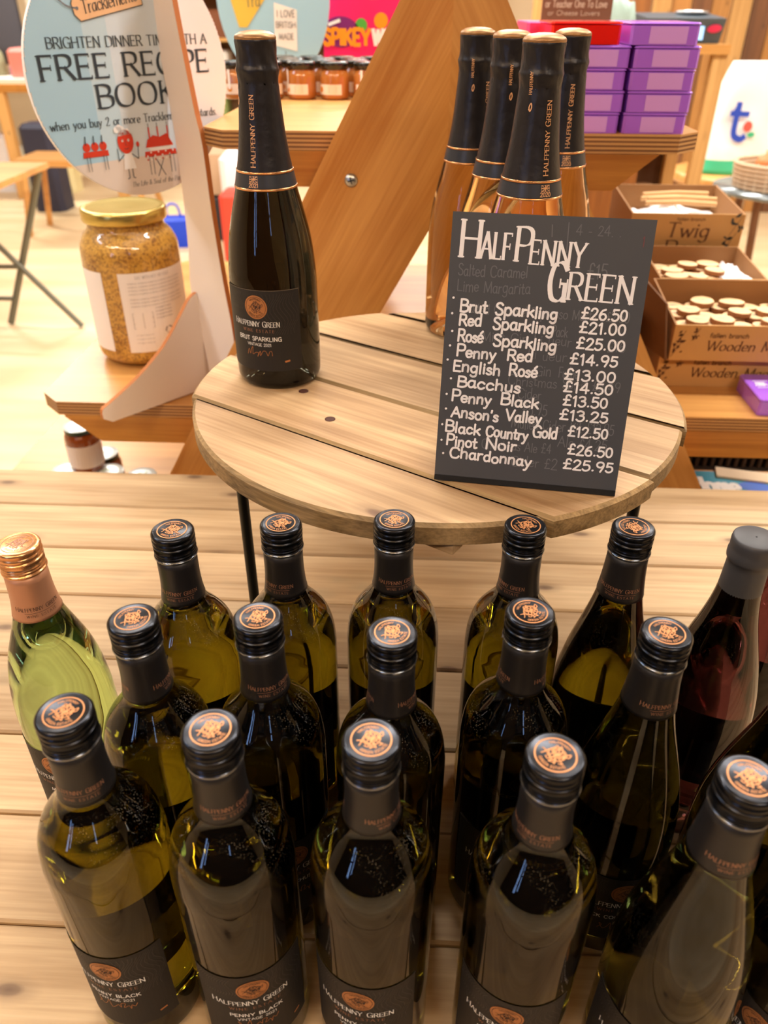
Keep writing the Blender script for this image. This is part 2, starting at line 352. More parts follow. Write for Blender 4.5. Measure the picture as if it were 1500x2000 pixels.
def text(mb, t, x, y, size, f, mi=0, w=.9, serif=False, align='l', track=1.2, slant=0, hand=0, k=4, smallcaps=False, wid=None):
    """w = stroke weight in tenths of cap height"""
    W_ = text_w(t, size, track); sxx = (wid/W_) if wid else 1; W_ = W_*sxx
    if align == 'c': x -= W_/2
    if align == 'r': x -= W_
    rnd = random.Random(hash(len(t)*31+int(size*1e5)) & 0xffff)
    for n_, c in enumerate(t):
        if c == ' ' or c not in GL: x += (4+track)*size/10*sxx; continue
        adv, st = GL[c]; u = size/10
        if smallcaps and n_ > 0 and t[n_-1] != ' ': u *= .88
        jy = (rnd.random()-.5)*hand*size; js = 1+(rnd.random()-.5)*hand
        def P(p): return (x+(p[0]+p[1]*slant)*u*js*sxx, y+jy+p[1]*u*js)
        for kind, pts in st:
            q = crom(pts, k) if kind == 's' else pts
            ribbon(mb, [P(p) for p in q], w*u*(1 if not smallcaps else 1.1), f, mi, radians(18) if serif else None, cap=bool(hand))
            if serif:
                hs = .95 if w < 1.2 else 1.15
                for (e, nb) in ((pts[0], pts[1]), (pts[-1], pts[-2])):
                    if pts[0] == pts[-1]: continue
                    if kind == 'l' and abs(e[1]-nb[1]) > abs(e[0]-nb[0])*.7 and min(abs(e[1]), abs(e[1]-10), abs(e[1]-6)) < .01:
                        ribbon(mb, [P((e[0]-hs, e[1])), P((e[0]+hs, e[1]))], .42*u, f, mi)
                    elif kind == 'l' and abs(e[1]-nb[1]) < .01 and len(pts) == 2 and abs(e[0]) > 3:
                        ribbon(mb, [P((e[0], e[1]-1.1 if e[1] > 1 else e[1])), P((e[0], e[1]+1.2 if e[1] < 9 else e[1]))], .4*u, f, mi)
        x += (adv+track)*u*js*sxx
    return x

def crest(mb, R, f, mi, dens=1.):
    """emblem of a leafy curled figure inside a ring of small letters; strokes of material mi"""
    rr = random.Random(5)
    w = R*.055*dens
    for pts in ([(-.55,-.05),(-.35,.25),(-.05,.45),(.3,.42),(.5,.2),(.45,-.1)], [(-.5,.0),(-.25,-.25),(0,-.38),(.3,-.3),(.5,-.05)],
                [(-.75,.12),(-.55,.05),(-.6,-.12),(-.72,-.22)], [(.5,.2),(.7,.35),(.68,.12),(.5,.05)],
                [(-.4,.1),(-.25,.3),(-.15,.05),(-.3,-.1),(-.4,.1)], [(-.1,.15),(.05,.35),(.15,.05),(0,-.1),(-.1,.15)], [(.2,.15),(.35,.3),(.42,.05),(.28,-.08),(.2,.15)],
                [(-.3,-.15),(-.15,-.3),(-.05,-.12),(.05,-.28),(.15,-.12),(.28,-.22)], [(-.2,.4),(-.1,.58),(.05,.5),(.12,.62),(.22,.45)],
                [(-.1,-.4),(-.2,-.55),(0,-.5),(.12,-.58),(.1,-.4)], [(-.45,-.3),(-.3,-.42),(-.2,-.35)], [(.35,-.3),(.5,-.42),(.3,-.48)]):
        ribbon(mb, [(x*R*.95, y*R*.95) for x, y in crom(pts, 3)], w, f, mi)
    for k in range(26):
        a = rr.uniform(0, 2*pi); q = rr.uniform(0, .38)*R; x, y = q*cos(a)*1.2, q*sin(a)
        b = rr.uniform(0, pi); l = R*.09
        ribbon(mb, [(x, y), (x+cos(b)*l, y+sin(b)*l), (x+cos(b+1)*l*1.4, y+sin(b+1)*l*1.4)], w*.8, f, mi)
    def arc(top):
        def g(x, y):
            r = R*.70+y if top else R*.86-y; a = pi/2-x/(R*.78) if top else -pi/2+x/(R*.78)
            return f(r*cos(a), r*sin(a))
        return g
    text(mb, 'HALFPENNY', 0, 0, R*.15, arc(True), mi, 1.6, align='c', track=1.8, k=2)
    text(mb, 'GREEN ESTATE', 0, 0, R*.15, arc(False), mi, 1.6, align='c', track=1.8, k=2)
def ring(mb, r0, r1, f, mi, n=48):
    vs = [f(r*cos(2*pi*k/n), r*sin(2*pi*k/n)) for k in range(n) for r in (r0, r1)]
    mb.add(vs, [(2*k, 2*k+1, (2*k+3) % (2*n), (2*k+2) % (2*n)) for k in range(n)], mi)
def disc2(mb, r, f, mi, n=40, rings=5, cx=0, cy_=0):
    for j in range(rings):
        a, b = r*j/rings, r*(j+1)/rings
        vs = [f(cx+q*cos(2*pi*k/n), cy_+q*sin(2*pi*k/n)) for k in range(n) for q in (a, b)]
        mb.add(vs, [(2*k, 2*k+1, (2*k+3) % (2*n), (2*k+2) % (2*n)) for k in range(n)], mi)
def flag(mb, x, y, w, h, f, mi):
    t = h*.07
    for p in ([(x, y), (x+w, y), (x+w, y+h), (x, y+h), (x, y)],): ribbon(mb, p, t*.6, f, mi)
    ribbon(mb, [(x+w/2, y), (x+w/2, y+h)], t*2, f, mi); ribbon(mb, [(x, y+h/2), (x+w, y+h/2)], t*2, f, mi)
    for a, b in (((x, y), (x+w*.4, y+h*.4)), ((x+w, y+h), (x+w*.6, y+h*.6)), ((x, y+h), (x+w*.4, y+h*.6)), ((x+w, y), (x+w*.6, y+h*.4)), ((x+w*.1, y), (x+w*.45, y+h*.3)), ((x+w*.9, y+h), (x+w*.55, y+h*.7))):
        ribbon(mb, [a, b], t, f, mi)

def prof_r(prof, z):
    for (r0, z0), (r1, z1) in zip(prof, prof[1:]):
        if z0 <= z <= z1 and z1 > z0: return r0+(r1-r0)*(z-z0)/(z1-z0)
    return prof[-1][0]
def cyl_map(r, z0=0, e=.0003):
    return lambda x, y: (sin(x/r)*(r+e), -cos(x/r)*(r+e), z0+y)
def smoothprof(pr, k=4):
    return crom(pr, k)

# ------------------------------------------------------------------ the room
def plane_obj(name, vs, m, kind='structure'):
    mb = MB(); mb.add(vs, [tuple(range(len(vs)))]); o = mb.obj(name, [m]); tag(o, None, None, None, kind); return o
FZ = -.76
def floor_mat():
    m = FLOOR; nt = m.node_tree; L = nt.links.new; b = nt.nodes['Principled BSDF']
    tc = nt.nodes.new('ShaderNodeTexCoord'); mp = nt.nodes.new('ShaderNodeMapping'); mp.inputs['Scale'].default_value = (.8, 4, 1); L(tc.outputs['Object'], mp.inputs[0])
    n = N(nt, 'ShaderNodeTexNoise', Scale=1.2, Detail=4); L(mp.outputs[0], n.inputs['Vector'])
    L(ramp(nt, n.outputs['Fac'], [(.35, 'ead2aa'), (.7, 'd6b88c')]), b.inputs['Base Color'])
floor_mat()
X0, X1, Y0, Y1_ = -5.5, 5.5, -2.6, 9.6
plane_obj('floor', [(X0, Y0, FZ), (X1, Y0, FZ), (X1, Y1_, FZ), (X0, Y1_, FZ)], FLOOR)
WALLM = mat('warm_white_wall', 'd8c3a2', .8)
plane_obj('ceiling', [(X0, Y0, CEIL), (X0, Y1_, CEIL), (X1, Y1_, CEIL), (X1, Y0, CEIL)], mat('dark_ceiling', '6a5c4e', .9))
plane_obj('wall_left', [(X0, Y0, FZ), (X0, Y1_, FZ), (X0, Y1_, CEIL), (X0, Y0, CEIL)], WALLM)
plane_obj('wall_right', [(X1, Y0, FZ), (X1, Y0, CEIL), (X1, Y1_, CEIL), (X1, Y1_, FZ)], WALLM)
plane_obj('wall_near', [(X0, Y0, FZ), (X0, Y0, CEIL), (X1, Y0, CEIL), (X1, Y0, FZ)], mat('brown_near_wall', '35281d', .8))
wb = plane_obj('wall_far', [(X0, Y1_, FZ), (X1, Y1_, FZ), (X1, Y1_, CEIL), (X0, Y1_, CEIL)], WALLM)

for i, (wx, ww, wz, wh, we) in enumerate(((-2.35, .13, .3, 1.3, 5), (-1.95, .05, .6, 1.1, 6), (.7, .07, 1.1, .7, 4))):
    w_ = link('window_%d' % (i+1), None, None, (wx, Y0+.012, wz), kind='structure')
    mb = MB(); mb.box((-ww, 0, 0), (ww, .004, wh)); mb.obj('pane', [mat('daylight_pane_%d' % i, 'a9c8ff', .4, emit=('8fb8ff', we))], w_)
    mb = MB()
    for a, b in (((-ww-.03, 0, -.03), (-ww, .03, wh+.03)), ((ww, 0, -.03), (ww+.03, .03, wh+.03)), ((-ww, 0, -.03), (ww, .03, 0)), ((-ww, 0, wh), (ww, .03, wh+.03)), ((-ww, .005, wh*.5), (ww, .03, wh*.5+.03))): mb.box(a, b)
    mb.obj('window_frame', [BLK], w_)
# festoon of small bulbs along the ceiling, which the glass reflects
BULB = mat('lit_bulb', 'ffe2b0', .4, emit=('ffd39a', 28))
fs = thing('festoon_lights', 'string of small warm bulbs hung under the ceiling', 'lights', (0, 0, 0))
mb = MB(); mb.tube([(-3.2, 2.7-.02*abs(i-8), CEIL-.2-.12*sin(pi*i/16)) if False else (-3.2+.4*i, 2.6, CEIL-.18-.1*abs(sin(pi*i/4))) for i in range(17)], .006, 5)
mb.obj('cable', [BLK], fs)
mbb = MB(); mbb.lathe([(0, -.05), (.02, -.035), (.026, -.015), (.015, .01), (.01, .02), (0, .02)], 10); bme = mbb.mesh('bulb', [BULB])
for i in range(33):
    x = -3.2+.2*i; t = i/2; z = CEIL-.18-.1*abs(sin(pi*t/4)); link('bulb', bme, fs, (x, 2.6, z-.02))

fs2 = thing('festoon_lights', 'second string of warm bulbs hung high behind the camera side', 'lights', (0, 0, 0))
mb = MB(); pts = [(-2.6+.3*i, -.9-.05*i, 2.2-.16*sin(pi*(i % 5)/5)) for i in range(15)]; mb.tube(pts, .006, 5); mb.tube([pts[0], (pts[0][0], pts[0][1], CEIL)], .004, 5); mb.obj('cable', [BLK], fs2)
for i in range(29):
    a, b = pts[i//2], pts[min(14, (i+1)//2)]; link('bulb', bme, fs2, ((a[0]+b[0])/2, (a[1]+b[1])/2, (a[2]+b[2])/2-.045)).scale = (2, 2, 2)
# plank cladding on the far right wall
PLK = [wood('wall_plank_%d' % i, a, b, '3a1f10', .6, .7, True, .5, 0, 0, 2, .2) for i, (a, b) in enumerate((('c98f4c', 'a06a30'), ('d9a868', 'b78748'), ('a9692c', '7d4a1e'), ('8b5a34', '5d3a22')))]
wd = link('wall_plank_cladding', None, None, (0, 0, 0), kind='structure')
pm = []
for m in PLK:
    mb = MB(); mb.prism([(0, 0), (.13, 0), (.13, .03), (0, .03)], 0, 3.1, 0); pm.append(mb.mesh('plank', [m]))
rp = random.Random(3)
for i in range(27):
    o = link('plank', pm[rp.choice((0, 1, 1, 2, 3, 0))], wd, (.75+.14*i, 6.6+rp.uniform(-.012, .012), FZ), 0)

# ------------------------------------------------------------------ big display table with planks
T = thing('display_table', 'large low table of pale pine planks carrying the wine bottles', 'table', (0, 0, 0))
edges = [1.032, .934, .829, .731, .622, .511, .42, .3205, .22, .118, .02]
for i in range(len(edges)-1):
    y1, y0 = edges[i], edges[i+1]; mb = MB(); g = .0011; hw = (y1-y0)/2-g
    mb.prism([(-1.0, -hw), (1.0, -hw), (1.0, hw), (-1.0, hw)], -.022, 0, 0, bev=.0022)
    mb.obj('plank', [PINE], T, (0.0, (y0+y1)/2, 0))
mb = MB()
for y in (.09, .96): mb.box((-.93, y-.015, -.11), (.93, y+.015, -.0225))
for x in (-.93, .93): mb.box((x-.015, .106, -.11), (x+.015, .944, -.0225))
mb.obj('apron', [ORANGEX], T)
for x in (-.9, .9):
    for y in (.13, .91):
        mb = MB(); mb.box((x-.03, y-.03, FZ), (x+.03, y+.03, -.0225)); mb.obj('leg', [ORANGE], T)

# ------------------------------------------------------------------ round riser
RZ = .284; RC = (.0183, .742); RR = .248; RA = radians(-31.6)
RT = thing('round_riser_table', 'small round slatted pine table on thin black metal legs', 'table', (RC[0], RC[1], 0))
gp = [-RR-.01, -.152, -.0445, .0625, .173, RR+.01]
for i in range(5):
    a, b = gp[i]+.0012, gp[i+1]-.0012; poly = []
    rad = [RR, RR+.004, RR, RR+.004, RR][i]
    for k in range(0, 241):
        th = 2*pi*k/240; x, y = rad*cos(th), rad*sin(th)
        if a <= y <= b: poly.append((th, (x, y)))
    def xc(y): return sqrt(max(0, rad*rad-y*y))
    right = [p for th, p in poly if p[0] > 0]; left = [p for th, p in poly if p[0] <= 0]
    right.sort(key=lambda p: p[1]); left.sort(key=lambda p: -p[1])
    pl = []
    if abs(a) < rad: pl.append((xc(a), a))
    pl += right
    if abs(b) < rad: pl += [(xc(b), b), (-xc(b), b)]
    pl += left
    if abs(a) < rad: pl.append((-xc(a), a))
    cl = [pl[0]]
    for p in pl[1:]:
        if hypot(p[0]-cl[-1][0], p[1]-cl[-1][1]) > .0012: cl.append(p)
    mb = MB(); mb.prism(cl, RZ-.019, RZ, 0, side=1, bev=.0030)
    mb.obj('plank', [RISER, ENDW], RT, (0, 0, 0), RA)
mb = MB()
for s in (-.12, .12): mb.box((s-.02, -.2, RZ-.032), (s+.02, .2, RZ-.0195))
mb.obj('batten', [RISER], RT, (0, 0, 0), RA)
mb = MB(); mb.tube([(cos(2*pi*k/36)*.19, sin(2*pi*k/36)*.19, RZ-.038) for k in range(37)], .005, 8); mb.obj('rim_ring', [ROD], RT)
for (lx, ly) in ((-.158-RC[0], .594-RC[1]), (.198-RC[0], .587-RC[1]), (-.15, .16), (.16, .16)):
    mb = MB(); mb.tube([(lx, ly, 0.0005), (lx, ly, RZ-.033)], .0052, 12); mb.obj('leg', [ROD], RT)
# shaded screw holes, drawn as flat dark discs laid on the slats
for (hx, hy) in ((-.0835, .671), (-.118, .734)):
    mb = MB(); mb.lathe([(0, .0001), (.0052, .0001), (.0052, .0004), (.0035, .0003), (0, .0002)], 16); mb.obj('screw_hole_disc', [mat('dark_screw_hole', '4a2416', .6)], RT, (hx-RC[0], hy-RC[1], RZ))

# ------------------------------------------------------------------ bottles
BORD = smoothprof([(.0300, 0), (.0345, .0012), (.0370, .005), (.0378, .012), (.0378, .06), (.0378, .12), (.0378, .178), (.0374, .192), (.0355, .206), (.0315, .217), (.0255, .226), (.0200, .2335), (.0165, .241), (.0150, .250), (.0143, .262), (.0140, .278), (.0140, .296)], 3)
BURG = smoothprof([(.0320, 0), (.0370, .0012), (.0398, .005), (.0408, .012), (.0408, .05), (.0408, .105), (.0402, .13), (.0375, .155), (.0325, .180), (.0265, .203), (.0212, .223), (.0175, .241), (.0155, .258), (.0145, .275), (.0142, .296)], 3)
PALE = smoothprof([(.0300, 0), (.0340, .0012), (.0372, .005), (.0385, .012), (.0385, .06), (.0385, .13), (.0380, .155), (.0355, .180), (.0305, .203), (.0240, .222), (.0188, .237), (.0160, .250), (.0148, .265), (.0142, .296)], 3)
CHAM = smoothprof([(.0340, 0), (.0400, .0012), (.0432, .006), (.0442, .015), (.0443, .06), (.0440, .105), (.0428, .125), (.0400, .148), (.0350, .170), (.0290, .193), (.0245, .215), (.0212, .238), (.0188, .262), (.0172, .285), (.0168, .305)], 3)
CHFO = [(.0292, .1925), (.0290, .195), (.0246, .2165), (.0214, .238), (.0192, .262), (.0180, .276), (.0178, .280), (.0186, .286), (.0190, .289), (.0180, .293), (.0176, .300), (.0178, .307), (.0182, .3105)]

def glass_mesh(name, prof, m, seg=56):
    mb = MB(); mb.lathe([(0, .018), (.012, .0165), (.022, .009), (.028, .001)]+[tuple(p) for p in prof]+[(0, prof[-1][1])], seg); return mb.mesh(name, [m])

def cap_mesh(black=True):
    """aluminium screw top: rolled edge, grooves, knurled band, crest"""
    mb = MB(); n = 144
    knurl = lambda k, z: (.010 if k % 2 else -.026) if .2872 < z < .2909 else 0
    pr = [(.0150, .2803, 2), (.0158, .2806, 2), (.0160, .2815, 2), (.0157, .2824), (.0148, .2827), (.0148, .2838), (.0154, .2841), (.0154, .2850), (.0148, .2853), (.0148, .2862), (.0155, .2865), (.0155, .2871), (.0153, .2874), (.0153, .2907), (.0155, .2910), (.0156, .2918), (.0154, .2921), (.0146, .2925), (.0146, .2934), (.0154, .2938), (.0157, .2945), (.0157, .2960), (.0153, .2966), (.0150, .2970), (.0150, .2977), (.0155, .2982), (.0157, .2992), (.0156, .3003), (.0150, .3013), (.0140, .3019), (.0134, .3020), (.0128, .3018), (0, .3018)]
    mb.lathe(pr, n, 0, True, knurl)
    f = lambda x, y: (x, y, .30195)
    if black:
        ring(mb, .0102, .0110, f, 1)
        crest(mb, .0105, f, 1)
    else:
        ring(mb, .0106, .0110, f, 1); crest(mb, .0105, f, 1)
    return mb.mesh('screw_cap', [BLACKCAP, COPPER, mat('polished_cap_rim', '8f9298', .18, .95)] if black else [COPPER_F, COPPER_T, COPPER_F])
def sleeve_mesh(prof, black=True):
    mb = MB(); e = .0006
    zs = [.2425, .245, .250, .256, .262, .268, .274, .2805]
    r0 = .0151
    pts = [(prof_r(prof, .2425)+.0001, .2424)]+[(max(prof_r(prof, z)+e, r0-.0002 if z > .25 else 0), z) for z in zs]+[(.0142, .2806)]
    mb.lathe(pts, 64, 0)
    zb = .2485
    rr = lambda z: max(prof_r(prof, z)+e, r0-.0002 if z > .25 else 0)
    f = lambda x, y: (sin(x/.0152)*(rr(zb+y)+.0002), -cos(x/.0152)*(rr(zb+y)+.0002), zb+y)
    for off in (0, pi*.0152):
        text(mb, 'HALFPENNY GREEN', off, .0035, .0034, f, 1, .95, True, 'c', 1.6, smallcaps=True, wid=.0345)
        for j in range(8):
            ribbon(mb, [(off-.011+.00275*j, .0018), (off-.011+.00275*(j+1), .0018)], .00022, f, 1)
        text(mb, 'WINE ESTATE', off, -.0015, .0020, f, 1, 1.0, True, 'c', 3.0)
    return mb.mesh('capsule', [SLEEVE, COPPER_T] if black else [COPPER_S, BLACK_P])

def label_mesh(r, z0, z1, half, lines, champ=False):
    """black paper wrapped round the glass with medallion and wording"""
    mb = MB(); n = 28; f0 = cyl_map(r, 0, .00025); f = cyl_map(r, 0, .0004)
    m = 3
    for j in range(m):
        za, zb = z0+(z1-z0)*j/m, z0+(z1-z0)*(j+1)/m
        for i in range(n):
            a, b = -half+2*half*i/n, -half+2*half*(i+1)/n
            mb.add([f0(a*r, za), f0(b*r, za), f0(b*r, zb), f0(a*r, zb)], [(0, 1, 2, 3)], 0, True)
    for i in range(n):
        a, b = -half+2*half*i/n, -half+2*half*(i+1)/n
        g = cyl_map(r, 0, .0005); mb.add([f0(a*r, z1), f0(b*r, z1), g(b*r, z1+.0004), g(a*r, z1+.0004)], [(0, 1, 2, 3)], 4)
    H = z1-z0
    for q in range(13):  # engraved contour art to the upper right
        pts = [(half*r*(.05+.072*q)+.004*sin(k*.9+q*.3), z1-.003-k*H*.055) for k in range(10)]
        pts = [(max(-half*r*.95, min(half*r*.96, x)), y) for x, y in pts]
        ribbon(mb, pts, .0003, f, 5)
        pts = [(-half*r*(.35+.05*q)-.003*sin(k*.8), z1-.003-k*H*.03) for k in range(8)]
        ribbon(mb, [(max(-half*r*.96, x), y) for x, y in pts], .0003, f, 5)
    R = .0118 if champ else .0105
    mz = z1-(.0165 if champ else .0165)
    fm = lambda x, y: cyl_map(r, 0, .0006)(x, mz+y)
    fk = lambda x, y: cyl_map(r, 0, .0008)(x, mz+y)
    disc2(mb, R, fm, 1, 36, 4); ring(mb, R*.86, R*.89, fk, 2); crest(mb, R*.92, fk, 2, .6)
    y = mz-R-.0078
    text(mb, 'HALFPENNY GREEN', 0, y, .0056, f, 3, 1.05, True, 'c', 1.5, smallcaps=True, wid=.0565)
    text(mb, 'WINE ESTATE', 0, y-.0058, .0029, f, 6, 1.1, True, 'c', 4, wid=.034)
    text(mb, lines[0], 0, y-.0148, .0041 if champ else .0037, f, 3, 1.5, False, 'c', 2)
    if len(lines) > 1: text(mb, lines[1], 0, y-.0202, .0029, f, 3, 1.2, False, 'c', 1.6)
    sig = [(-.014, 0), (-.012, .006), (-.0105, .001), (-.009, .006), (-.007, .0085), (-.0075, .001), (-.004, .003), (-.001, .003), (-.002, -.001), (.001, .005), (.001, .0), (.004, .005), (.007, .005), (.009, .0005), (.011, .005), (.013, .005), (.0135, .0005)]
    if not champ: sig = [(-.014, 0), (-.011, .004), (-.013, .006), (-.010, .0), (-.007, .003), (-.005, .008), (-.004, -.001), (-.001, .001), (.001, .003), (.0025, .0), (.003, .005), (.006, .0052), (.0045, .0), (.008, .002), (.009, -.002), (.010, .003), (.012, .001), (.014, .005)]
    sy = y-.0305 if champ else y-.028
    ribbon(mb, [(a, sy+b) for a, b in crom(sig, 3)], .00038, f, 1)
    ribbon(mb, [(.0262, z0+.010), (.0305, z0+.0108)], .0019, f, 1)
    return mb.mesh('front_label', [LABEL, COPPER, BLACK_P, WHITE_P, SILVER, LABEL_ART, COPPER_T])
def back_mesh(r, z0, z1, half=.95):
    mb = MB(); f0 = cyl_map(r, 0, .00025); n = 20
    for i in range(n):
        a, b = pi-half+2*half*i/n, pi-half+2*half*(i+1)/n
        mb.add([f0(a*r, z0), f0(b*r, z0), f0(b*r, z1), f0(a*r, z1)], [(0, 1, 2, 3)], 0, True)
    return mb.mesh('back_label', [LABEL])

G_B = glass_mesh('glass', BORD, GREEN_G); G_BD = glass_mesh('glass', BORD, DEEP_G); G_BU = glass_mesh('glass', BURG, DARK_G); G_BUG = glass_mesh('glass', BURG, GREEN_G); G_RED = glass_mesh('glass', BURG, RED_G); G_P = glass_mesh('glass', PALE, PALE_G)
CAPB, CAPC = cap_mesh(True), cap_mesh(False)
SL_B, SL_BU, SL_P = sleeve_mesh(BORD), sleeve_mesh(BURG), sleeve_mesh(PALE, False)
LB_PB = label_mesh(.0378, .030, .1185, 1.02, ['PENNY BLACK', 'VINTAGE 2021']); LB_BC = label_mesh(.0408, .026, .103, 1.0, ['BLACK COUNTRY GOLD']); LB_M = label_mesh(.0385, .035, .125, 1.0, ['MOSAIC'])
LB_BL = label_mesh(.0378, .030, .1185, 1.02, ['BACCHUS'])
BK_B, BK_BU = back_mesh(.0378, .03, .115), back_mesh(.0408, .03, .10)

def bottle(name, label, x, y, phi, g, cap, sl, lb, bk, group, cr=0, cat='bottle'):
    t = thing(name, label, cat, (x, y, .0004), radians(phi), group)
    link('glass', g, t); link('screw_cap', cap, t, rz=radians(cr)); link('capsule', sl, t, rz=radians(cr*2+10))
    link('front_label', lb, t)
    if bk: link('back_label', bk, t)
    return t
GF, GM, GBk = 'dark wine bottles in the front row', 'dark wine bottles in the middle row', 'dark wine bottles in the back row'
W1 = [
 ('front row bottle at far left, tall dusty shoulders, label turned left', -.1854, .2776, -6, G_B, SL_B, LB_PB, GF, 5),
 ('front row bottle second from left, medallion label facing straight on', -.1035, .2701, 17, G_BD, SL_B, LB_PB, GF, 3),
 ('front row bottle third from left, label corner ending before its right side', -.0183, .2677, -11, G_BD, SL_B, LB_PB, GF, 28),
 ('front row bottle fourth from left, to the left of the slope shouldered one', .0764, .2627, -15, G_BD, SL_B, LB_PB, GF, -12),
 ('middle row bottle at far left, olive light in its neck', -.1728, .3545, 12, G_B, SL_B, LB_BL, GM, 40),
 ('middle row bottle second from left, behind the two left front bottles', -.0952, .3600, 25, G_BD, SL_B, LB_BL, GM, 0),
 ('middle row bottle third from left, coppery light on its cap', -.0106, .3503, 5, G_BD, SL_B, LB_BL, GM, 34),
 ('middle row square shouldered bottle just left of the slope shouldered one', .0759, .3738, -5, G_BD, SL_B, LB_BL, GM, 42),
 ('back row bottle at far left beside the green glass one', -.1749, .4511, 15, G_B, SL_B, LB_PB, GBk, -8),
 ('back row bottle below the left metal leg of the round table', -.0974, .4639, 5, G_B, SL_B, LB_PB, GBk, -18),
 ('back row bottle under the front middle of the round table, cap shining copper', -.0138, .4730, -5, G_B, SL_B, LB_PB, GBk, 8),
 ('back row square shouldered bottle below the chalkboard', .0832, .4708, -10, G_B, SL_B, LB_PB, GBk, -22)]
for (lb, x, y, ph, g, s, L_, gr, cr) in W1: bottle('wine_bottle', lb, x, y, ph, g, CAPB, s, L_, BK_B, gr, cr)
bottle('wine_bottle', 'front row slope shouldered bottle with pale reflections down its neck', .171, .2534, -35, G_BU, CAPB, SL_BU, LB_BC, BK_BU, GF, 18)
bottle('wine_bottle', 'middle row slope shouldered bottle with copper medallion low on its side', .1574, .359, 6, G_BU, CAPB, SL_BU, LB_BC, BK_BU, GM, 5)
bottle('wine_bottle', 'back row slope shouldered olive bottle left of the grey sealed one', .1625, .4728, 160, G_BUG, CAPB, SL_BU, LB_BC, None, GBk, 86)
bottle('wine_bottle', 'dark slope shouldered bottle cut by the right edge, middle row', .2506, .352, -40, G_BU, CAPB, SL_BU, LB_BC, BK_BU, GM, 8)
bottle('wine_bottle', 'dark bottle in the bottom right corner showing only its label', .258, .262, -52, G_BU, CAPB, SL_BU, LB_BC, BK_BU, GF, 8)
bottle('wine_bottle', 'pale green glass wine bottle with a rose gold screw cap', -.2797, .4284, -5, G_P, CAPC, SL_P, LB_M, None, None, 18)

# cork-finish bottles with plain charcoal foil
FOILG = mat('plain_charcoal_foil', '3d3c3e', .5, .1)
def foil_mesh():
    mb = MB(); mb.lathe([(.0168, .2395), (.0170, .2396), (.0160, .250), (.0154, .262), (.0150, .276), (.0150, .2815), (.0163, .2825), (.0166, .2845), (.0166, .288), (.0160, .2905), (.0161, .293), (.0163, .2975), (.0159, .3003), (.0148, .3012), (0, .3014)], 48, 0)
    mb.lathe([(0, .30145), (.0007, .30145), (.0006, .3017), (0, .3017)], 8, 1); return mb.mesh('foil', [FOILG, BLK])
FO = foil_mesh()
def corked(label, x, y, phi):
    t = thing('red_wine_bottle', label, 'bottle', (x, y, .0004), radians(phi), 'dark bottles sealed with plain charcoal foil')
    link('glass', G_RED, t); link('foil', FO, t); link('front_label', LB_BC, t)
corked('charcoal foil topped dark bottle in the back row at right', .2485, .4652, 120)
corked('purplish dark bottle cut by the right edge, behind the charcoal foiled one', .318, .535, 130)

# sparkling bottles on the round table
def cham_foil(year):
    mb = MB(); wr = lambda k, z: (.012*sin(k*.9+z*400)+.008*sin(k*2.3)) if z > .275 else .0015*sin(k*.7)
    P_ = smoothprof(CHFO, 3)
    mb.lathe([(.0283, .1926)]+[tuple(p) for p in P_]+[(.0170, .3145), (0, .3165)], 64, 0, True, wr)
    rr = lambda z: prof_r(P_, z)
    def f(x, y): q = rr(y)+.0003; return (sin(x)*q, -cos(x)*q, y)
    for z, h in ((.1935, .0010), (.2075, .0010)):  # copper lines
        mb.lathe([(rr(z)+.0001, z-h), (rr(z)+.0006, z-h), (rr(z)+.0006, z+h), (rr(z)+.0001, z+h)], 64, 1)
    mb.lathe([(rr(.195)+.0003, .195), (rr(.206)+.0003, .206)], 64, 2)
    # vertical words: x runs up the neck
    def fv(x, y): z = .2125+x; q = rr(z)+.0005; a = -y/q; return (sin(a)*q, -cos(a)*q, z)
    text(mb, 'HALFPENNY GREEN', 0, -.0022, .0046, fv, 3, 1.5, True, 'l', 1.4, smallcaps=True, wid=.064)
    fh = lambda x, y: (sin(x/.027)*(rr(y)+.0006), -cos(x/.027)*(rr(y)+.0006), y)
    text(mb, year, 0, .1960, .0034, fh, 3, 1.7, False, 'c', 1.2)
    flag(mb, -.0038, .2002, .0076, .0050, fh, 3)
    fl = lambda x, y: (sin(x/.019-.85)*(rr(y)+.0005), -cos(x/.019-.85)*(rr(y)+.0005), y)
    for pts in ([(0, .262), (.0012, .265), (.0004, .268), (-.001, .265), (0, .262)], [(0, .262), (-.0012, .2635)]): ribbon(mb, crom(pts, 3), .0009, fl, 3)
    def fu(x, y): z = .2745+x; q = rr(z)+.0007; a = -y/q-.85; return (sin(a)*q, -cos(a)*q, z)
    text(mb, 'HALFPENNY', 0, 0, .0026, fu, 3, 1.5, True, 'l', 1.2, wid=.0165)
    return mb.mesh('neck_foil', [FOIL, COPPER_F, FOILBAND, mat('copper_lettering', 'e2aa78', .5, .15)])
def cham_top():
    mb = MB(); mb.lathe([(.0172, .3112), (.0181, .3118), (.0182, .3132), (.0172, .3150), (.013, .3172), (.006, .3183), (0, .3185)], 48, 0); return mb.mesh('top_disc', [mat('bronze_cap_disc', '9a744c', .4, .6)])
CF21, CF20, CT = cham_foil('2021'), cham_foil('2020'), cham_top()
G_CB, G_CR = glass_mesh('glass', CHAM, BRUT_G, 64), glass_mesh('glass', CHAM, ROSE_G, 64)
LB_C = label_mesh(.0443, .022, .105, 1.0, ['BRUT SPARKLING', 'VINTAGE 2021'], True)
LB_R = label_mesh(.0443, .022, .105, 1.0, ['SPARKLING ROSE', 'VINTAGE 2020'], True)
def champ(name, label, x, y, phi, g, fo, lb, group, fr=0):
    t = thing(name, label, 'bottle', (x, y, RZ+.0004), radians(phi), group)
    link('glass', g, t); link('neck_foil', fo, t, rz=radians(fr)); link('top_disc', CT, t); link('front_label', lb, t)
